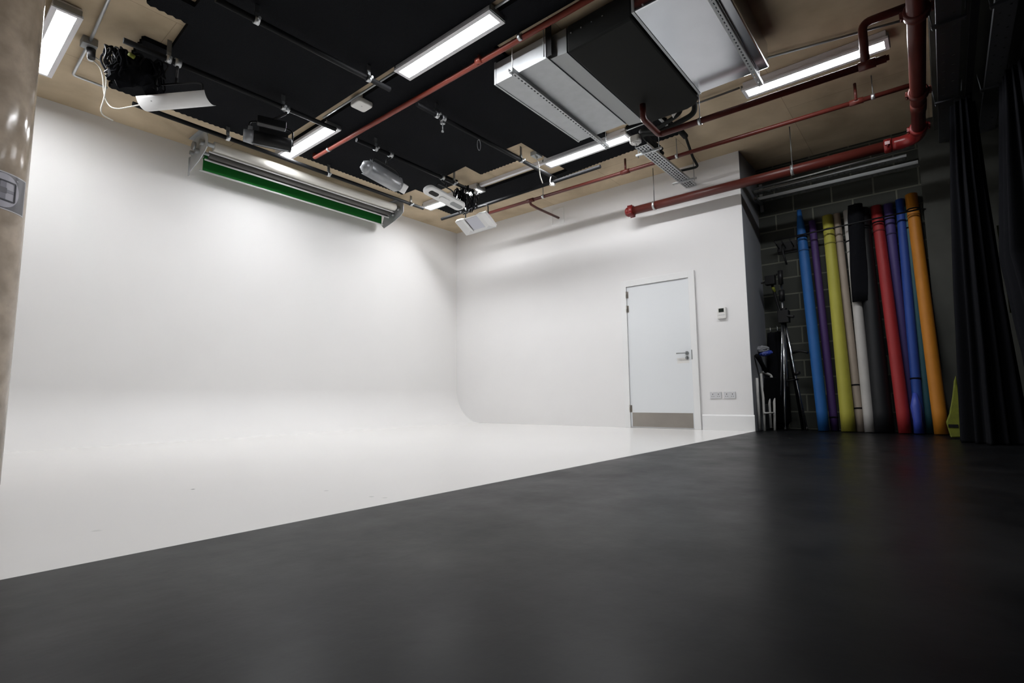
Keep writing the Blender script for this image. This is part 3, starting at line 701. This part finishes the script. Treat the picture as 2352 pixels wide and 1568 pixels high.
# ================================================================== backdrop rollers
XL, XRR = -4.60, -1.92
t = thing('roller_bracket', 'grey metal multi roll bracket holding left ends of the backdrops', 'bracket', (-4.72, -0.4, 3.3))
def brk(x, t):
    bm = nb(); prism(bm, [(-0.66, 3.40), (-0.60, 3.36), (-0.44, 3.30), (-0.30, 3.27), (-0.16, 3.24), (-0.10, 3.30), (-0.16, 3.42), (-0.22, H-0.002), (-0.60, H-0.002), (-0.66, 3.52)], -0.004, 0.004, Matrix(((0, 0, 1, x), (1, 0, 0, 0), (0, 1, 0, 0), (0, 0, 0, 1))))
    obj('plate', bm, 'galvm', t)
    obj('ceiling_foot', box(nb(), x-0.05, x+0.05, -0.60, -0.20, H-0.008, H-0.001), 'galvm', t)
    for y, z, r in ((-0.55, 3.478, 0.035), (-0.41, 3.415, 0.030), (-0.25, 3.44, 0.026)):
        obj('hub', tube(nb(), [(x-0.045, y, z), (x+0.03, y, z)], r, 16), 'galvd', t)
    obj('chain_wheel', tube(nb(), [(x-0.07, -0.40, 3.47), (x-0.045, -0.40, 3.47)], 0.05, 20), 'galvd', t)
brk(-4.71, t)
bm = nb(); tube(bm, [(-4.775, -0.30, 3.35), (-4.775, -0.30, 3.12)], 0.005, 6); tube(bm, [(-4.775, -0.33, 3.35), (-4.775, -0.33, 3.12)], 0.005, 6)
obj('pull_chain', bm, 'galvd', t)
t = thing('roller_bracket', 'grey metal bracket holding right ends of the backdrops', 'bracket', (-1.82, -0.4, 3.3)); brk(-1.83, t)
G = 'rolled backdrops below the ceiling at the back wall'
def bdrop(y, z, r, m, drop, label, xa=XL, xb=XRR, barm='refl'):
    t = thing('backdrop_roll', label, 'backdrop', ((xa+xb)/2, y, z-drop), G)
    obj('roll', tube(nb(), [(xa, y, z), (xb, y, z)], r, 32), m, t)
    obj('core', tube(nb(), [(xa-0.10, y, z), (xb+0.09, y, z)], r*0.45, 14), 'galv', t)
    k = obj('cloth', box(nb(), xa+0.005, xb-0.005, y+r-0.006, y+r-0.001, z-drop, z), m, t)
    obj('bottom_bar', tube(nb(), [(xa-0.03, y+r-0.003, z-drop), (xb+0.02, y+r-0.003, z-drop)], 0.011, 10), barm, k, label='white bottom bar')
bdrop(-0.55, 3.478, 0.056, 'rollwhite', 0.062, 'thick white rolled backdrop, nearest of the three rolls')
bdrop(-0.41, 3.415, 0.040, 'rollgrey', 0.058, 'dark grey rolled backdrop between the white and green ones')
bdrop(-0.25, 3.440, 0.034, 'green', 0.172, 'green backdrop partly unrolled against the white wall')

# ================================================================== floodlights
def trough(L, Wd, D, lip, f, n=14, th=0.004):       # shell: length X, width Y, open toward +Z, bottom at z=0
    prof = []
    for i in range(n+1):
        a = -1+2*i/n; z = D*(abs(a)**lip); prof.append((a*Wd/2, z))
    bm = nb(); rows = []
    for k, off in enumerate((0, -th)):
        for x in (-L/2, L/2): rows.append([bm.verts.new(f @ V((x, y, z+off))) for y, z in prof])
    for i in range(n):
        bm.faces.new((rows[0][i], rows[0][i+1], rows[1][i+1], rows[1][i])).smooth = True
        bm.faces.new((rows[2][i], rows[3][i], rows[3][i+1], rows[2][i+1])).smooth = True
        bm.faces.new((rows[0][i], rows[2][i], rows[2][i+1], rows[0][i+1])); bm.faces.new((rows[1][i], rows[1][i+1], rows[3][i+1], rows[3][i]))
    for i in (0, n): bm.faces.new((rows[0][i], rows[1][i], rows[3][i], rows[2][i]))
    return bm
def yoke(t, f, L, drop, top, m='blackp'):
    top = V(top); 
    a = f @ V((-L/2-0.012, 0, 0)); b = f @ V((L/2+0.012, 0, 0)); mid = (a+b)/2
    a2 = a*0.72+mid*0.28; b2 = b*0.72+mid*0.28; a2.z = b2.z = drop
    k = obj('yoke', tube(nb(), bend([a, V((a.x, a.y, drop-0.02)), a2, b2, V((b.x, b.y, drop-0.02)), b], 0.03), 0.009, 8), m, t)
    c = (a2+b2)/2
    obj('hook_clamp', tube(nb(), bend([c, V((c.x, c.y, (c.z+top.z)/2)), V((top.x, top.y, top.z-0.05)), top], 0.02), 0.013, 8), 'blackp', k)
    bm = nb(); tube(bm, [top-V((0.025, 0, 0)), top+V((0.025, 0, 0))], 0.036, 12); obj('clamp_jaw', bm, 'galv', k)
GL = 'unlit floodlights hung from the black poles'
# A: white trough, far left
c = V((-5.42, -1.88, 3.13)); f = frame(c, (0.56, -0.83, 0.02), z=(0.25, 0.19, 0.95))
t = thing('floodlight', 'unlit white curved trough floodlight below the black cables, leftmost of all', 'floodlight', c, GL)
obj('reflector', trough(0.66, 0.17, 0.045, 2.4, f), 'refl', t, smooth=True)
bm = nb(); 
for s in (-1, 1): prism(bm, [(-0.085, 0.045), (-0.055, 0.015), (0, 0.0), (0.055, 0.015), (0.085, 0.045)], -0.003, 0.003, f @ Matrix(((0, 0, 1, s*0.33 if s < 0 else 0.26), (1, 0, 0, 0), (0, 1, 0, 0), (0, 0, 0, 1))))
obj('end_plate', bm, 'refl', t)
obj('lamp', tube(nb(), [f @ V((-0.27, 0, 0.05)), f @ V((0.22, 0, 0.05))], 0.013, 10), 'lampglass', t)
obj('bracket', box(nb(), -0.06, 0.12, -0.02, 0.02, 0.05, 0.11, f), 'galvd', t)
yoke(t, f, 0.5, 3.33, (-5.46, -2.02, ZP))
# B: black cylinder with white end
c = V((-4.50, -1.80, 3.16)); f = frame(c, (0.86, -0.30, 0.0), z=(0, 0, 1))
t = thing('floodlight', 'unlit black cylindrical floodlight with white left end in front of a lit strip', 'floodlight', c, GL)
bm = nb(); tube(bm, [f @ V((-0.17, 0, 0)), f @ V((-0.165, 0, 0)), f @ V((0.195, 0, 0)), f @ V((0.20, 0, 0))], [0.065, 0.075, 0.075, 0.065], 24)
box(bm, -0.12, 0.16, -0.05, 0.05, 0.05, 0.11, f)
obj('housing', bm, 'blackp', t)
bm = nb(); tube(bm, [f @ V((-0.26, 0, 0)), f @ V((-0.17, 0, 0))], [0.062, 0.072], 20); box(bm, -0.22, -0.18, -0.04, 0.04, 0.06, 0.10, f)
obj('reflector', bm, 'reflg', t, label='pale metal end reflector')
obj('gear_box', box(nb(), -0.14, 0.14, -0.045, 0.045, 0.16, 0.24, f), 'blackp', t, bevel=0.01)
obj('rim', tube(nb(), [f @ V((-0.18, -0.02, -0.073)), f @ V((0.17, -0.02, -0.073))], 0.008, 8), 'reflg', t)
yoke(t, f, 0.40, 3.34, (-4.46, -2.03, ZP))
# C: grey translucent trough
c = V((-3.15, -1.98, 3.14)); f = frame(c, (0.74, 0.17, -0.01), z=(-0.10, 0.75, 0.60))
t = thing('floodlight', 'unlit grey trough floodlight hung right of the red pipe end', 'floodlight', c, GL)
obj('reflector', trough(0.60, 0.20, 0.08, 2.0, f), 'reflg', t, smooth=True)
bm = nb(); tube(bm, [f @ V((-0.37, 0, 0.075)), f @ V((-0.33, 0, 0.04)), f @ V((-0.30, 0, 0.04))], [0.045, 0.08, 0.085], 18)
obj('nose', bm, 'reflg', t)
obj('end_cap', box(nb(), 0.30, 0.40, -0.06, 0.06, 0.0, 0.06, f), 'refl', t, bevel=0.01)
obj('gear_box', box(nb(), -0.22, 0.24, -0.05, 0.05, 0.06, 0.16, f), 'blackp', t, bevel=0.01)
yoke(t, f, 0.46, 3.32, (-3.12, -2.015, ZP))
# D: white oval ring
c = V((-2.17, -1.99, 3.16)); f = frame(c, (0.80, 0.10, -0.02), z=(-0.15, -0.35, -0.90))
t = thing('floodlight', 'unlit white long oval floodlight with dark slot, crossing a lit strip', 'floodlight', c, GL)
bm = nb(); prism(bm, rr(0, 0, 0.40, 0.085, 0.08, 8), -0.05, 0.0, f); obj('housing', bm, 'refl', t, bevel=0.015)
bm = nb(); prism(bm, rr(-0.24, 0, 0.085, 0.035, 0.03, 6), 0.0005, 0.003, f); obj('slot', bm, 'blackp', t)
bm = nb(); prism(bm, rr(0.24, 0, 0.12, 0.035, 0.03, 6), 0.0005, 0.003, f); obj('slot', bm, 'galvd', t)
bm = nb(); prism(bm, rr(-0.02, 0, 0.10, 0.03, 0.03, 6), 0.0, 0.02, f); obj('ballast', bm, 'refl', t, bevel=0.01)
yoke(t, f, 0.34, 3.34, (-2.24, -2.0, ZP))
# E: white open box with curved flaps
c = V((-1.43, -1.88, 3.06)); f = frame(c, (0.0, -1, 0), z=(-0.53, 0, -0.85))
t = thing('floodlight', 'unlit white boxy floodlight with curved flaps, lowest of all near the corner', 'floodlight', c, GL)
obj('reflector', trough(0.60, 0.30, 0.05, 4.0, frame(c, (0.0, -1, 0), z=(-0.53, 0, -0.85))), 'refl', t)
bm = nb(); box(bm, -0.13, 0.10, -0.11, 0.11, 0.003, 0.02, f); obj('lamp_panel', bm, 'lampglass', t)
fm = f @ Matrix(((1, 0, 0, 0), (0, 0, 1, 0), (0, 1, 0, 0), (0, 0, 0, 1)))
obj('flap', prism(nb(), [(-0.30, 0.0), (-0.20, 0.0), (-0.15, 0.02), (-0.15, 0.028), (-0.21, 0.012), (-0.30, 0.06)], -0.14, 0.14, fm), 'refl', t)
obj('flap', prism(nb(), [(0.30, 0.0), (0.16, 0.0), (0.11, 0.02), (0.11, 0.028), (0.17, 0.014), (0.30, 0.05)], -0.14, 0.14, fm), 'refl', t)
obj('gear_box', box(nb(), -0.16, 0.16, -0.07, 0.07, -0.09, -0.005, f), 'blackp', t, bevel=0.01)
yoke(t, f, 0.44, 3.28, (-1.60, -1.99, ZP))

# cable bundles
def bundle(name, label, c, n, sx, sy, z0, z1, core=True):
    t = thing(name, label, 'cables', (c[0], c[1], z0))
    rnd = random.Random(len(label))
    for part in range(3):
        bm = nb()
        for i in range(n):
            x = c[0]+rnd.uniform(-sx, sx); y = c[1]+rnd.uniform(-sy, sy); zb = rnd.uniform(z0, z0+(z1-z0)*0.4)
            w_ = rnd.uniform(0.02, 0.06); a = rnd.uniform(0, PI); dx, dy = math.cos(a)*w_, math.sin(a)*w_
            j = lambda: rnd.uniform(-0.02, 0.02)
            zt2 = z1-rnd.uniform(0, 0.05)
            hz_ = (zt2-zb)/2; ph_ = rnd.uniform(0, 2*PI); pts = []
            for q_ in range(22):
                b_ = 2*PI*q_/22; g_ = 1+0.12*math.sin(2*b_+ph_)
                pts.append((x+dx*math.sin(b_)*g_+0.012*math.sin(3*b_+ph_), y+dy*math.sin(b_)*g_+0.012*math.cos(2*b_+ph_), (zb+zt2)/2-hz_*math.cos(b_)))
            tube(bm, pts, 0.008, 6, closed=True)
        obj('cable_coil', bm, 'blackf' if part else 'blackp', t)
    if not core: return t
    bm = nb(); K, N = 10, 36; rows = []
    for k in range(K+1):
        q = k/K; z = z1-0.03-(z1-z0-0.02)*q
        rows.append([bm.verts.new((c[0]+(sx*(0.62+0.40*q)+rnd.uniform(-.025, .025))*math.cos(2*PI*j/N), c[1]+(sy*(0.6+0.35*math.sin(q*PI))+rnd.uniform(-.025, .025))*math.sin(2*PI*j/N), z+(0.06*math.sin(j*0.9)+rnd.uniform(-.02, .02))*(q if q > .5 else 0.2))) for j in range(N)])
    for k in range(K):
        for j in range(N): bm.faces.new((rows[k][j], rows[k][(j+1) % N], rows[k+1][(j+1) % N], rows[k+1][j])).smooth = True
    bm.faces.new(rows[0]); bm.faces.new(rows[-1])
    obj('cable_mass', bm, 'blackf', t)
    return t
t = bundle('cable_bundle', 'tangle of coiled black cables over pole end at the far left', (-5.70, -1.78), 16, 0.20, 0.09, 3.23, 3.50)
bm = nb(); tube(bm, [(-5.80, -1.93, 3.40), (-5.76, -1.94, 3.38)], 0.018, 8); obj('yellow_tag', bm, 'hivis', t)
bundle('cable_bundle', 'tangle of black cables above the boxy floodlight near the corner', (-1.66, -1.86), 9, 0.16, 0.16, 3.14, 3.50, False)
t = thing('hanging_cable', 'white cable and plug hanging at the tan square by the second pole', 'cable', (-1.6, -3.2, 3.35))
obj('cable', tube(nb(), bend([(-1.75, -3.22, 3.58), (-1.66, -3.22, 3.48), (-1.55, -3.15, 3.38), (-1.42, -3.10, 3.33)], 0.08), 0.007, 8), 'cablew', t)
obj('cable', tube(nb(), bend([(-1.32, -3.17, 3.44), (-1.34, -3.16, 3.36), (-1.29, -3.15, 3.33), (-1.22, -3.13, 3.35)], 0.04), 0.007, 8), 'cablew', t)
obj('plug', tube(nb(), [(-1.30, -3.15, 3.335), (-1.20, -3.14, 3.375)], [0.02, 0.028], 10), 'whitep', t)
t = thing('junction_box', 'pale metal junction box on the tan square at the conduit end', 'junction box', (-1.66, -3.16, 3.57))
obj('body', box(nb(), -1.75, -1.62, -3.25, -3.15, 3.575, H-0.001), 'galvm', t, bevel=0.004); obj('gland', tube(nb(), [(-1.68, -3.20, 3.575), (-1.68, -3.20, 3.55)], 0.015, 10), 'whitep', t)

# ================================================================== rolls leaning in the recess
def cloth_mat(name, col): return mat(name, tuple(v*0.78 for v in col), 0.55, noise=0.12, nscale=5, spec=0.35)
def roll(y0, y1, ztop, r, col, label, x0=0.42, x1=None, tip=None, bands=(0.86, 0.80), dark=(0.03, 0.03, 0.03), name='background_roll', rt=None, fl=1.0):
    x1 = XR-r-0.004 if x1 is None else x1; rt = rt or r*0.92
    mt = cloth_mat(name+'_cloth', col)
    p0 = V((x0, y0, 0.002)); p1 = V((x1, y1, ztop)); d = (p1-p0); L = d.length
    t = thing(name, label, 'background roll', p0, 'coloured background rolls leaning in the recess')
    n = 12; pts = [p0+d*(i/n) for i in range(n+1)]; rs = [r*fl+(rt-r*fl)*i/n for i in range(n+1)]
    if tip:
        pts = [p0+d*(i/n) for i in range(int(n*0.75)+1)]; rs = [r]*len(pts)
        for q, k in ((0.84, 0.95), (0.92, 0.78), (0.97, 0.5), (1.0, 0.42)): pts.append(p0+d*q); rs.append(r*k)
    # keep the low rim on the floor
    obj('tube', tube(nb(), pts, rs, 24), mt, t, smooth=False)
    dn = d.normalized()
    for q in bands:
        c = p0+d*q; rr_ = r*(1 if q < 0.75 or not tip else 0.97)
        rr_ = r*fl+(rt-r*fl)*q if not tip else rr_
        obj('strap', tube(nb(), [c-dn*0.008, c+dn*0.008], rr_+0.004, 24), 'blackf' if q != bands[-1] or len(bands) < 2 else mat('strap', tuple(v*0.4 for v in col), 0.8), t)
    return t
roll(-5.92, -5.765, 2.90, 0.062, (0.020, 0.135, 0.42), 'light blue background roll with pointed tip, first from the door wall', tip=True, bands=(0.865, 0.80))
roll(-6.02, -5.905, 2.72, 0.046, (0.075, 0.035, 0.16), 'slim dark purple background roll between light blue and yellow', x0=0.52, bands=(0.06,))
roll(-6.175, -6.085, 2.74, 0.066, (0.52, 0.49, 0.070), 'yellow background roll standing in the recess', bands=(0.93, 0.86), fl=1.15)
roll(-6.292, -6.185, 2.75, 0.045, (0.42, 0.35, 0.28), 'slim beige background roll with dark straps near its base', x0=0.46, bands=(0.20, 0.10, 0.86))
roll(-6.385, -6.31, 2.76, 0.056, (0.60, 0.58, 0.55), 'white background roll partly behind the hanging black cover', x0=0.44, bands=(0.85, 0.80))
roll(-6.52, -6.46, 2.74, 0.078, (0.008, 0.009, 0.011), 'thick black background roll between white and red', x0=0.44, bands=(0.90,), fl=1.25)
roll(-6.715, -6.605, 2.74, 0.064, (0.42, 0.030, 0.032), 'red background roll standing in the recess', x0=0.40, bands=(0.92, 0.88))
roll(-6.785, -6.725, 2.74, 0.056, (0.085, 0.060, 0.22), 'muted violet background roll just behind the red one', x0=0.56, bands=(0.93, 0.86), fl=0.8)
roll(-6.845, -6.845, 2.77, 0.050, (0.022, 0.075, 0.36), 'royal blue background roll right of the muted violet one', x0=0.44, bands=(0.22, 0.90))
roll(-6.925, -6.90, 2.66, 0.048, (0.030, 0.115, 0.145), 'teal background roll partly behind the orange one', x0=0.50, bands=(0.90,))
roll(-7.03, -6.955, 2.80, 0.066, (0.62, 0.235, 0.020), 'orange background roll, last of the row and tallest', x0=0.38, bands=(0.93, 0.905))
# hanging black cover
t = thing('roll_cover', 'long black fabric cover hanging in front of the white roll', 'cover', (0.55, -6.40, 1.55))
bm = nb(); P = []
for i in range(9):
    q = i/8; z = 2.78-q*1.22; cx = 0.64-0.06*q; cy = -6.405+0.02*q; ry = (0.075, 0.085, 0.085, 0.082, 0.085, 0.09, 0.09, 0.088, 0.085)[i]; rx = 0.035
    P.append([bm.verts.new((cx-0.04+rx*math.cos(a)+0.008*math.sin(3*a+q*4), cy+ry*math.sin(a), z)) for a in [2*PI*j/20 for j in range(20)]])
for i in range(8):
    for j in range(20): bm.faces.new((P[i][j], P[i][(j+1) % 20], P[i+1][(j+1) % 20], P[i+1][j])).smooth = True
bm.faces.new(P[0]); bm.faces.new(list(reversed(P[-1])))
obj('cover', bm, 'blackf', t); obj('cord', tube(nb(), [(0.60, -6.405, 2.50), (0.60, -6.405, 2.80)], 0.006, 8), 'blackp', t)
# bottom cover of the royal blue roll
t = thing('blue_cloth', 'crumpled bright blue cloth at the foot of the royal blue roll', 'cloth', (0.36, -6.83, 0.0))
bm = nb(); pts = [(0.37, -6.84, 0.01), (0.37, -6.835, 0.15), (0.385, -6.83, 0.30), (0.41, -6.83, 0.45)]
tube(bm, pts, [0.05, 0.042, 0.052, 0.02], 12)
obj('cloth', bm, 'bluep', t, smooth=True)
# rack rail that holds the rolls
t = thing('roll_rack', 'black wall rack with a rail holding the rolls upright', 'rack', (0.7, -6.2, 2.46))
obj('rail', tube(nb(), [(0.555, -5.48, 2.50), (0.555, -7.04, 2.56)], 0.010, 10), 'blackp', t)
for y in (-5.48, -5.56, -5.66): obj('arm', tube(nb(), bend([(0.555, y, 2.50), (0.56, y-0.02, 2.44), (XR-0.002, y, 2.44)], 0.02), 0.008, 8), 'blackp', t)
obj('arm', tube(nb(), [(0.555, -7.04, 2.56), (XR-0.19, -7.08, 2.56)], 0.008, 8), 'blackp', t)
obj('wall_plate', box(nb(), XR-0.012, XR-0.001, -5.70, -5.46, 2.36, 2.52), 'blackp', t)
obj('hook', tube(nb(), bend([(0.60, -5.56, 2.44), (0.60, -5.57, 2.30), (0.60, -5.60, 2.16)], 0.03), 0.012, 8), 'blackp', t)

# ================================================================== stands and folded things in the recess
t = thing('tripod', 'chrome legged tripod with black head in the recess corner', 'tripod', (0.45, -5.55, 0))
hx, hy, hz = 0.46, -5.545, 1.40
for (x, y) in ((0.30, -5.52), (0.52, -5.72), (0.62, -5.38)):
    k = obj('leg', tube(nb(), [(hx+(x-hx)*0.12, hy+(y-hy)*0.12, hz-0.03), (x*0.55+hx*0.45, y*0.55+hy*0.45, hz*0.45), (x, y, 0.03)], [0.013, 0.012, 0.010], 10), 'chrome', t)
    obj('foot', tube(nb(), [(x, y, 0.04), (x, y, 0.0)], [0.013, 0.016], 10), 'blackp', k)
obj('column', tube(nb(), [(hx, hy, 0.55), (hx, hy, 1.95)], 0.014, 12), 'chrome', t)
bm = nb(); box(bm, hx-0.06, hx+0.05, hy-0.075, hy+0.055, hz-0.03, hz+0.13); tube(bm, [(hx-0.05, hy-0.06, hz+0.05), (hx-0.07, hy-0.14, hz+0.03)], 0.02, 10); tube(bm, [(hx-0.02, hy-0.02, hz+0.12), (hx-0.02, hy-0.02, hz+0.16)], 0.035, 12)
obj('head', bm, 'blackp', t, bevel=0.01)
bm = nb(); tube(bm, [(hx, hy, 1.66), (hx, hy, 1.80)], 0.036, 12); tube(bm, [(hx, hy, 1.88), (hx, hy, 2.06)], 0.030, 12)
obj('sleeve', bm, 'blackp', t)
obj('brace', tube(nb(), [(hx-0.02, hy+0.01, 0.62), (hx+0.03, hy-0.12, 0.64)], 0.012, 8), 'blackp', t)
obj('lock_knob', tube(nb(), [(0.44, -5.64, 0.70), (0.41, -5.70, 0.72)], 0.02, 8), 'blackp', t)
t = thing('boom_stand', 'slim black boom stand leaning toward the corner with a yellow band', 'stand', (0.62, -5.60, 0))
obj('pole', tube(nb(), [(0.58, -5.66, 0.0), (0.55, -5.56, 1.2), (0.52, -5.41, 1.97)], [0.016, 0.02, 0.016], 10), 'blackp', t)
bm = nb(); box(bm, 0.46, 0.56, -5.47, -5.35, 1.90, 2.02); tube(bm, [(0.50, -5.35, 1.95), (0.48, -5.30, 1.93)], 0.012, 8); tube(bm, [(0.50, -5.43, 2.0), (0.50, -5.50, 2.03)], 0.014, 8)
obj('head', bm, 'blackp', t, bevel=0.015)
obj('band', tube(nb(), [(0.53, -5.448, 1.80), (0.525, -5.432, 1.87)], 0.021, 10), 'hivis', t)
for (x, y) in ((0.42, -5.72), (0.70, -5.66)): obj('leg', tube(nb(), [(0.57, -5.62, 0.70), (x, y, 0.012)], 0.010, 8), 'blackp', t)
obj('clip_arm', tube(nb(), bend([(0.56, -5.6, 0.98), (0.50, -5.70, 1.0), (0.46, -5.80, 0.97)], 0.03), 0.016, 8), 'blackp', t)
t = thing('umbrella', 'closed black studio umbrellas standing behind the folded chair', 'umbrella', (0.62, -5.38, 0))
for k, (dx, dy, h) in enumerate(((0, 0, 1.32), (0.05, -0.075, 1.33))):
    obj('canopy', tube(nb(), [(0.60+dx, -5.37+dy, 0.04), (0.60+dx, -5.37+dy, 0.10), (0.60+dx, -5.365+dy, 0.7), (0.60+dx, -5.36+dy, h-0.12), (0.60+dx, -5.355+dy, h-0.05)], [0.02, 0.075, 0.085, 0.055, 0.045], 10), 'blackf', t)
    obj('shaft', tube(nb(), [(0.60+dx, -5.355+dy, h-0.06), (0.60+dx, -5.35+dy, h+0.03)], 0.007, 8), 'chrome', t)
t = thing('folding_chair', 'folded white framed chair with black seat leaning against the grey return wall', 'chair', (0.25, -5.33, 0))
def wtube(pts, r=0.016): return tube(nb(), bend(pts, 0.03), r, 10)
obj('frame', wtube([(0.16, -5.315, 0.0), (0.24, -5.30, 0.40), (0.30, -5.275, 0.72), (0.38, -5.285, 0.74), (0.46, -5.36, 0.70), (0.40, -5.39, 0.40), (0.30, -5.40, 0.0)]), 'whitep', t)
obj('rear_leg', wtube([(0.10, -5.275, 0.03), (0.14, -5.262, 0.40), (0.17, -5.258, 0.66)]), 'whitep', t)
obj('rear_leg', wtube([(0.30, -5.355, 0.03), (0.34, -5.345, 0.40), (0.38, -5.33, 0.66)]), 'whitep', t)
f = frame((0.34, -5.37, 0.50), (0.5, -0.35, 0.0), z=(0.35, 0.5, 0.12))
obj('seat', box(nb(), -0.11, 0.08, -0.17, 0.17, -0.014, 0.014, f), 'blackf', t, bevel=0.01)
f = frame((0.24, -5.285, 0.83), (0.6, -0.42, -0.2), z=(0.35, 0.5, 0.2))
obj('backrest', tube(nb(), bend([(0.15, -5.27, 0.95), (0.20, -5.29, 0.90), (0.33, -5.335, 0.74)], 0.05), 0.026, 10), 'blackf', t)
obj('rung', tube(nb(), [(0.17, -5.312, 0.22), (0.31, -5.398, 0.22)], 0.010, 8), 'whitep', t)
t = thing('cloth_bag', 'blue cloth in a clear bag on top of the black umbrellas', 'bag', (0.42, -5.33, 0.9))
bm = nb(); bmesh.ops.create_icosphere(bm, subdivisions=3, radius=1, matrix=frame((0.40, -5.325, 0.985), (0.6, -0.8, 0.2), z=(0, 0, 1)) @ Matrix.Diagonal((0.085, 0.05, 0.035, 1)))
for v in bm.verts: v.co += V((random.uniform(-1, 1), random.uniform(-1, 1), random.uniform(-1, 1)))*0.006
obj('cloth', bm, 'bluep', t)
bm = nb(); bmesh.ops.create_icosphere(bm, subdivisions=3, radius=1, matrix=frame((0.38, -5.295, 1.04), (0.6, -0.8, 0.0), z=(0, 0, 1)) @ Matrix.Diagonal((0.085, 0.040, 0.045, 1)))
for v in bm.verts: v.co += V((random.uniform(-1, 1), random.uniform(-1, 1), random.uniform(-1, 1)))*0.007
obj('bag', bm, 'clear', t)

# ================================================================== black curtains
def gathered(name, label, stations, folds, amp, seed):
    """stations: (cx, cy, hx, hy, z) from top to floor; pleated closed bundle of cloth"""
    rnd = random.Random(seed); t = thing(name, label, 'curtain', (stations[-1][0], stations[-1][1], 0), 'black curtains at the right edge')
    bm = nb(); N = 180; ph = [rnd.uniform(-0.4, 0.4) for _ in range(folds)]; rows = []
    K = 36
    for k in range(K+1):
        q = k/K*(len(stations)-1); i = min(int(q), len(stations)-2); u = q-i; u2 = u*u*(3-2*u)
        s = [a*(1-u2)+b*u2 for a, b in zip(stations[i], stations[i+1])]
        row = []
        for j in range(N):
            a = 2*PI*j/N; fi = int(j/N*folds) % folds
            wv = 1+amp*math.sin(folds*a+0.35*math.sin(2.2*k/K*PI+seed))+amp*0.5*math.sin((folds//2)*a+seed+k*0.05)
            row.append(bm.verts.new((s[0]+s[2]*math.cos(a)*wv, s[1]+s[3]*math.sin(a)*wv, s[4])))
        rows.append(row)
    for k in range(K):
        for j in range(N): bm.faces.new((rows[k][j], rows[k][(j+1) % N], rows[k+1][(j+1) % N], rows[k+1][j])).smooth = True
    bm.faces.new(list(reversed(rows[0]))); bm.faces.new(rows[-1])
    obj('cloth', bm, 'blackf', t)
    s = stations[0]; obj('heading_tape', box(nb(), s[0]-s[2]*0.9, s[0]+s[2]*0.9, s[1]-s[3]*0.7, s[1]+s[3]*0.7, s[4], s[4]+0.03), 'blackp', t)
gathered('curtain', 'gathered black curtain beside the orange roll, left one of the pair',
         [(-0.36, -7.43, 0.20, 0.085, 3.235), (-0.38, -7.41, 0.22, 0.12, 2.4), (-0.42, -7.40, 0.24, 0.16, 1.4), (-0.46, -7.40, 0.28, 0.19, 0.6), (-0.50, -7.40, 0.34, 0.21, 0.003)], 13, 0.16, 1)
gathered('curtain', 'gathered black curtain filling the right edge, right one of the pair',
         [(-0.72, -7.80, 0.26, 0.10, 3.235), (-0.75, -7.84, 0.30, 0.19, 2.5), (-0.82, -7.90, 0.36, 0.31, 1.6), (-0.98, -8.00, 0.42, 0.36, 0.8), (-1.05, -8.06, 0.50, 0.40, 0.003)], 15, 0.14, 5)
t = thing('hi_vis_vest', 'folded yellow high visibility vest on floor at the foot of the curtain', 'vest', (-0.2, -7.13, 0))
bm = nb(); prism(bm, [(-7.075, 0.16), (-7.10, 0.01), (-7.19, 0.02), (-7.20, 0.30), (-7.185, 0.62), (-7.165, 0.56), (-7.14, 0.40), (-7.105, 0.24)], -0.02, 0.02, Matrix(((0, 0, 1, -0.20), (1, 0, 0, 0), (0, 1, 0, 0), (0, 0, 0, 1))))
obj('cloth', bm, 'hivis', t, bevel=0.01)
obj('stripe', box(nb(), -0.224, -0.176, -7.165, -7.09, 0.11, 0.14), 'blackp', t)
t = thing('hi_vis_vest', 'thin slip of yellow high visibility cloth showing between the two curtains', 'vest', (-0.1, -7.62, 1.2))
bm = nb(); prism(bm, [(-7.60, 2.06), (-7.66, 2.06), (-7.66, 1.20), (-7.625, 1.2), (-7.615, 1.6)], -0.01, 0.01, Matrix(((0, 0, 1, -0.12), (1, 0, 0, 0), (0, 1, 0, 0), (0, 0, 0, 1))))
obj('cloth', bm, 'hivis', t)
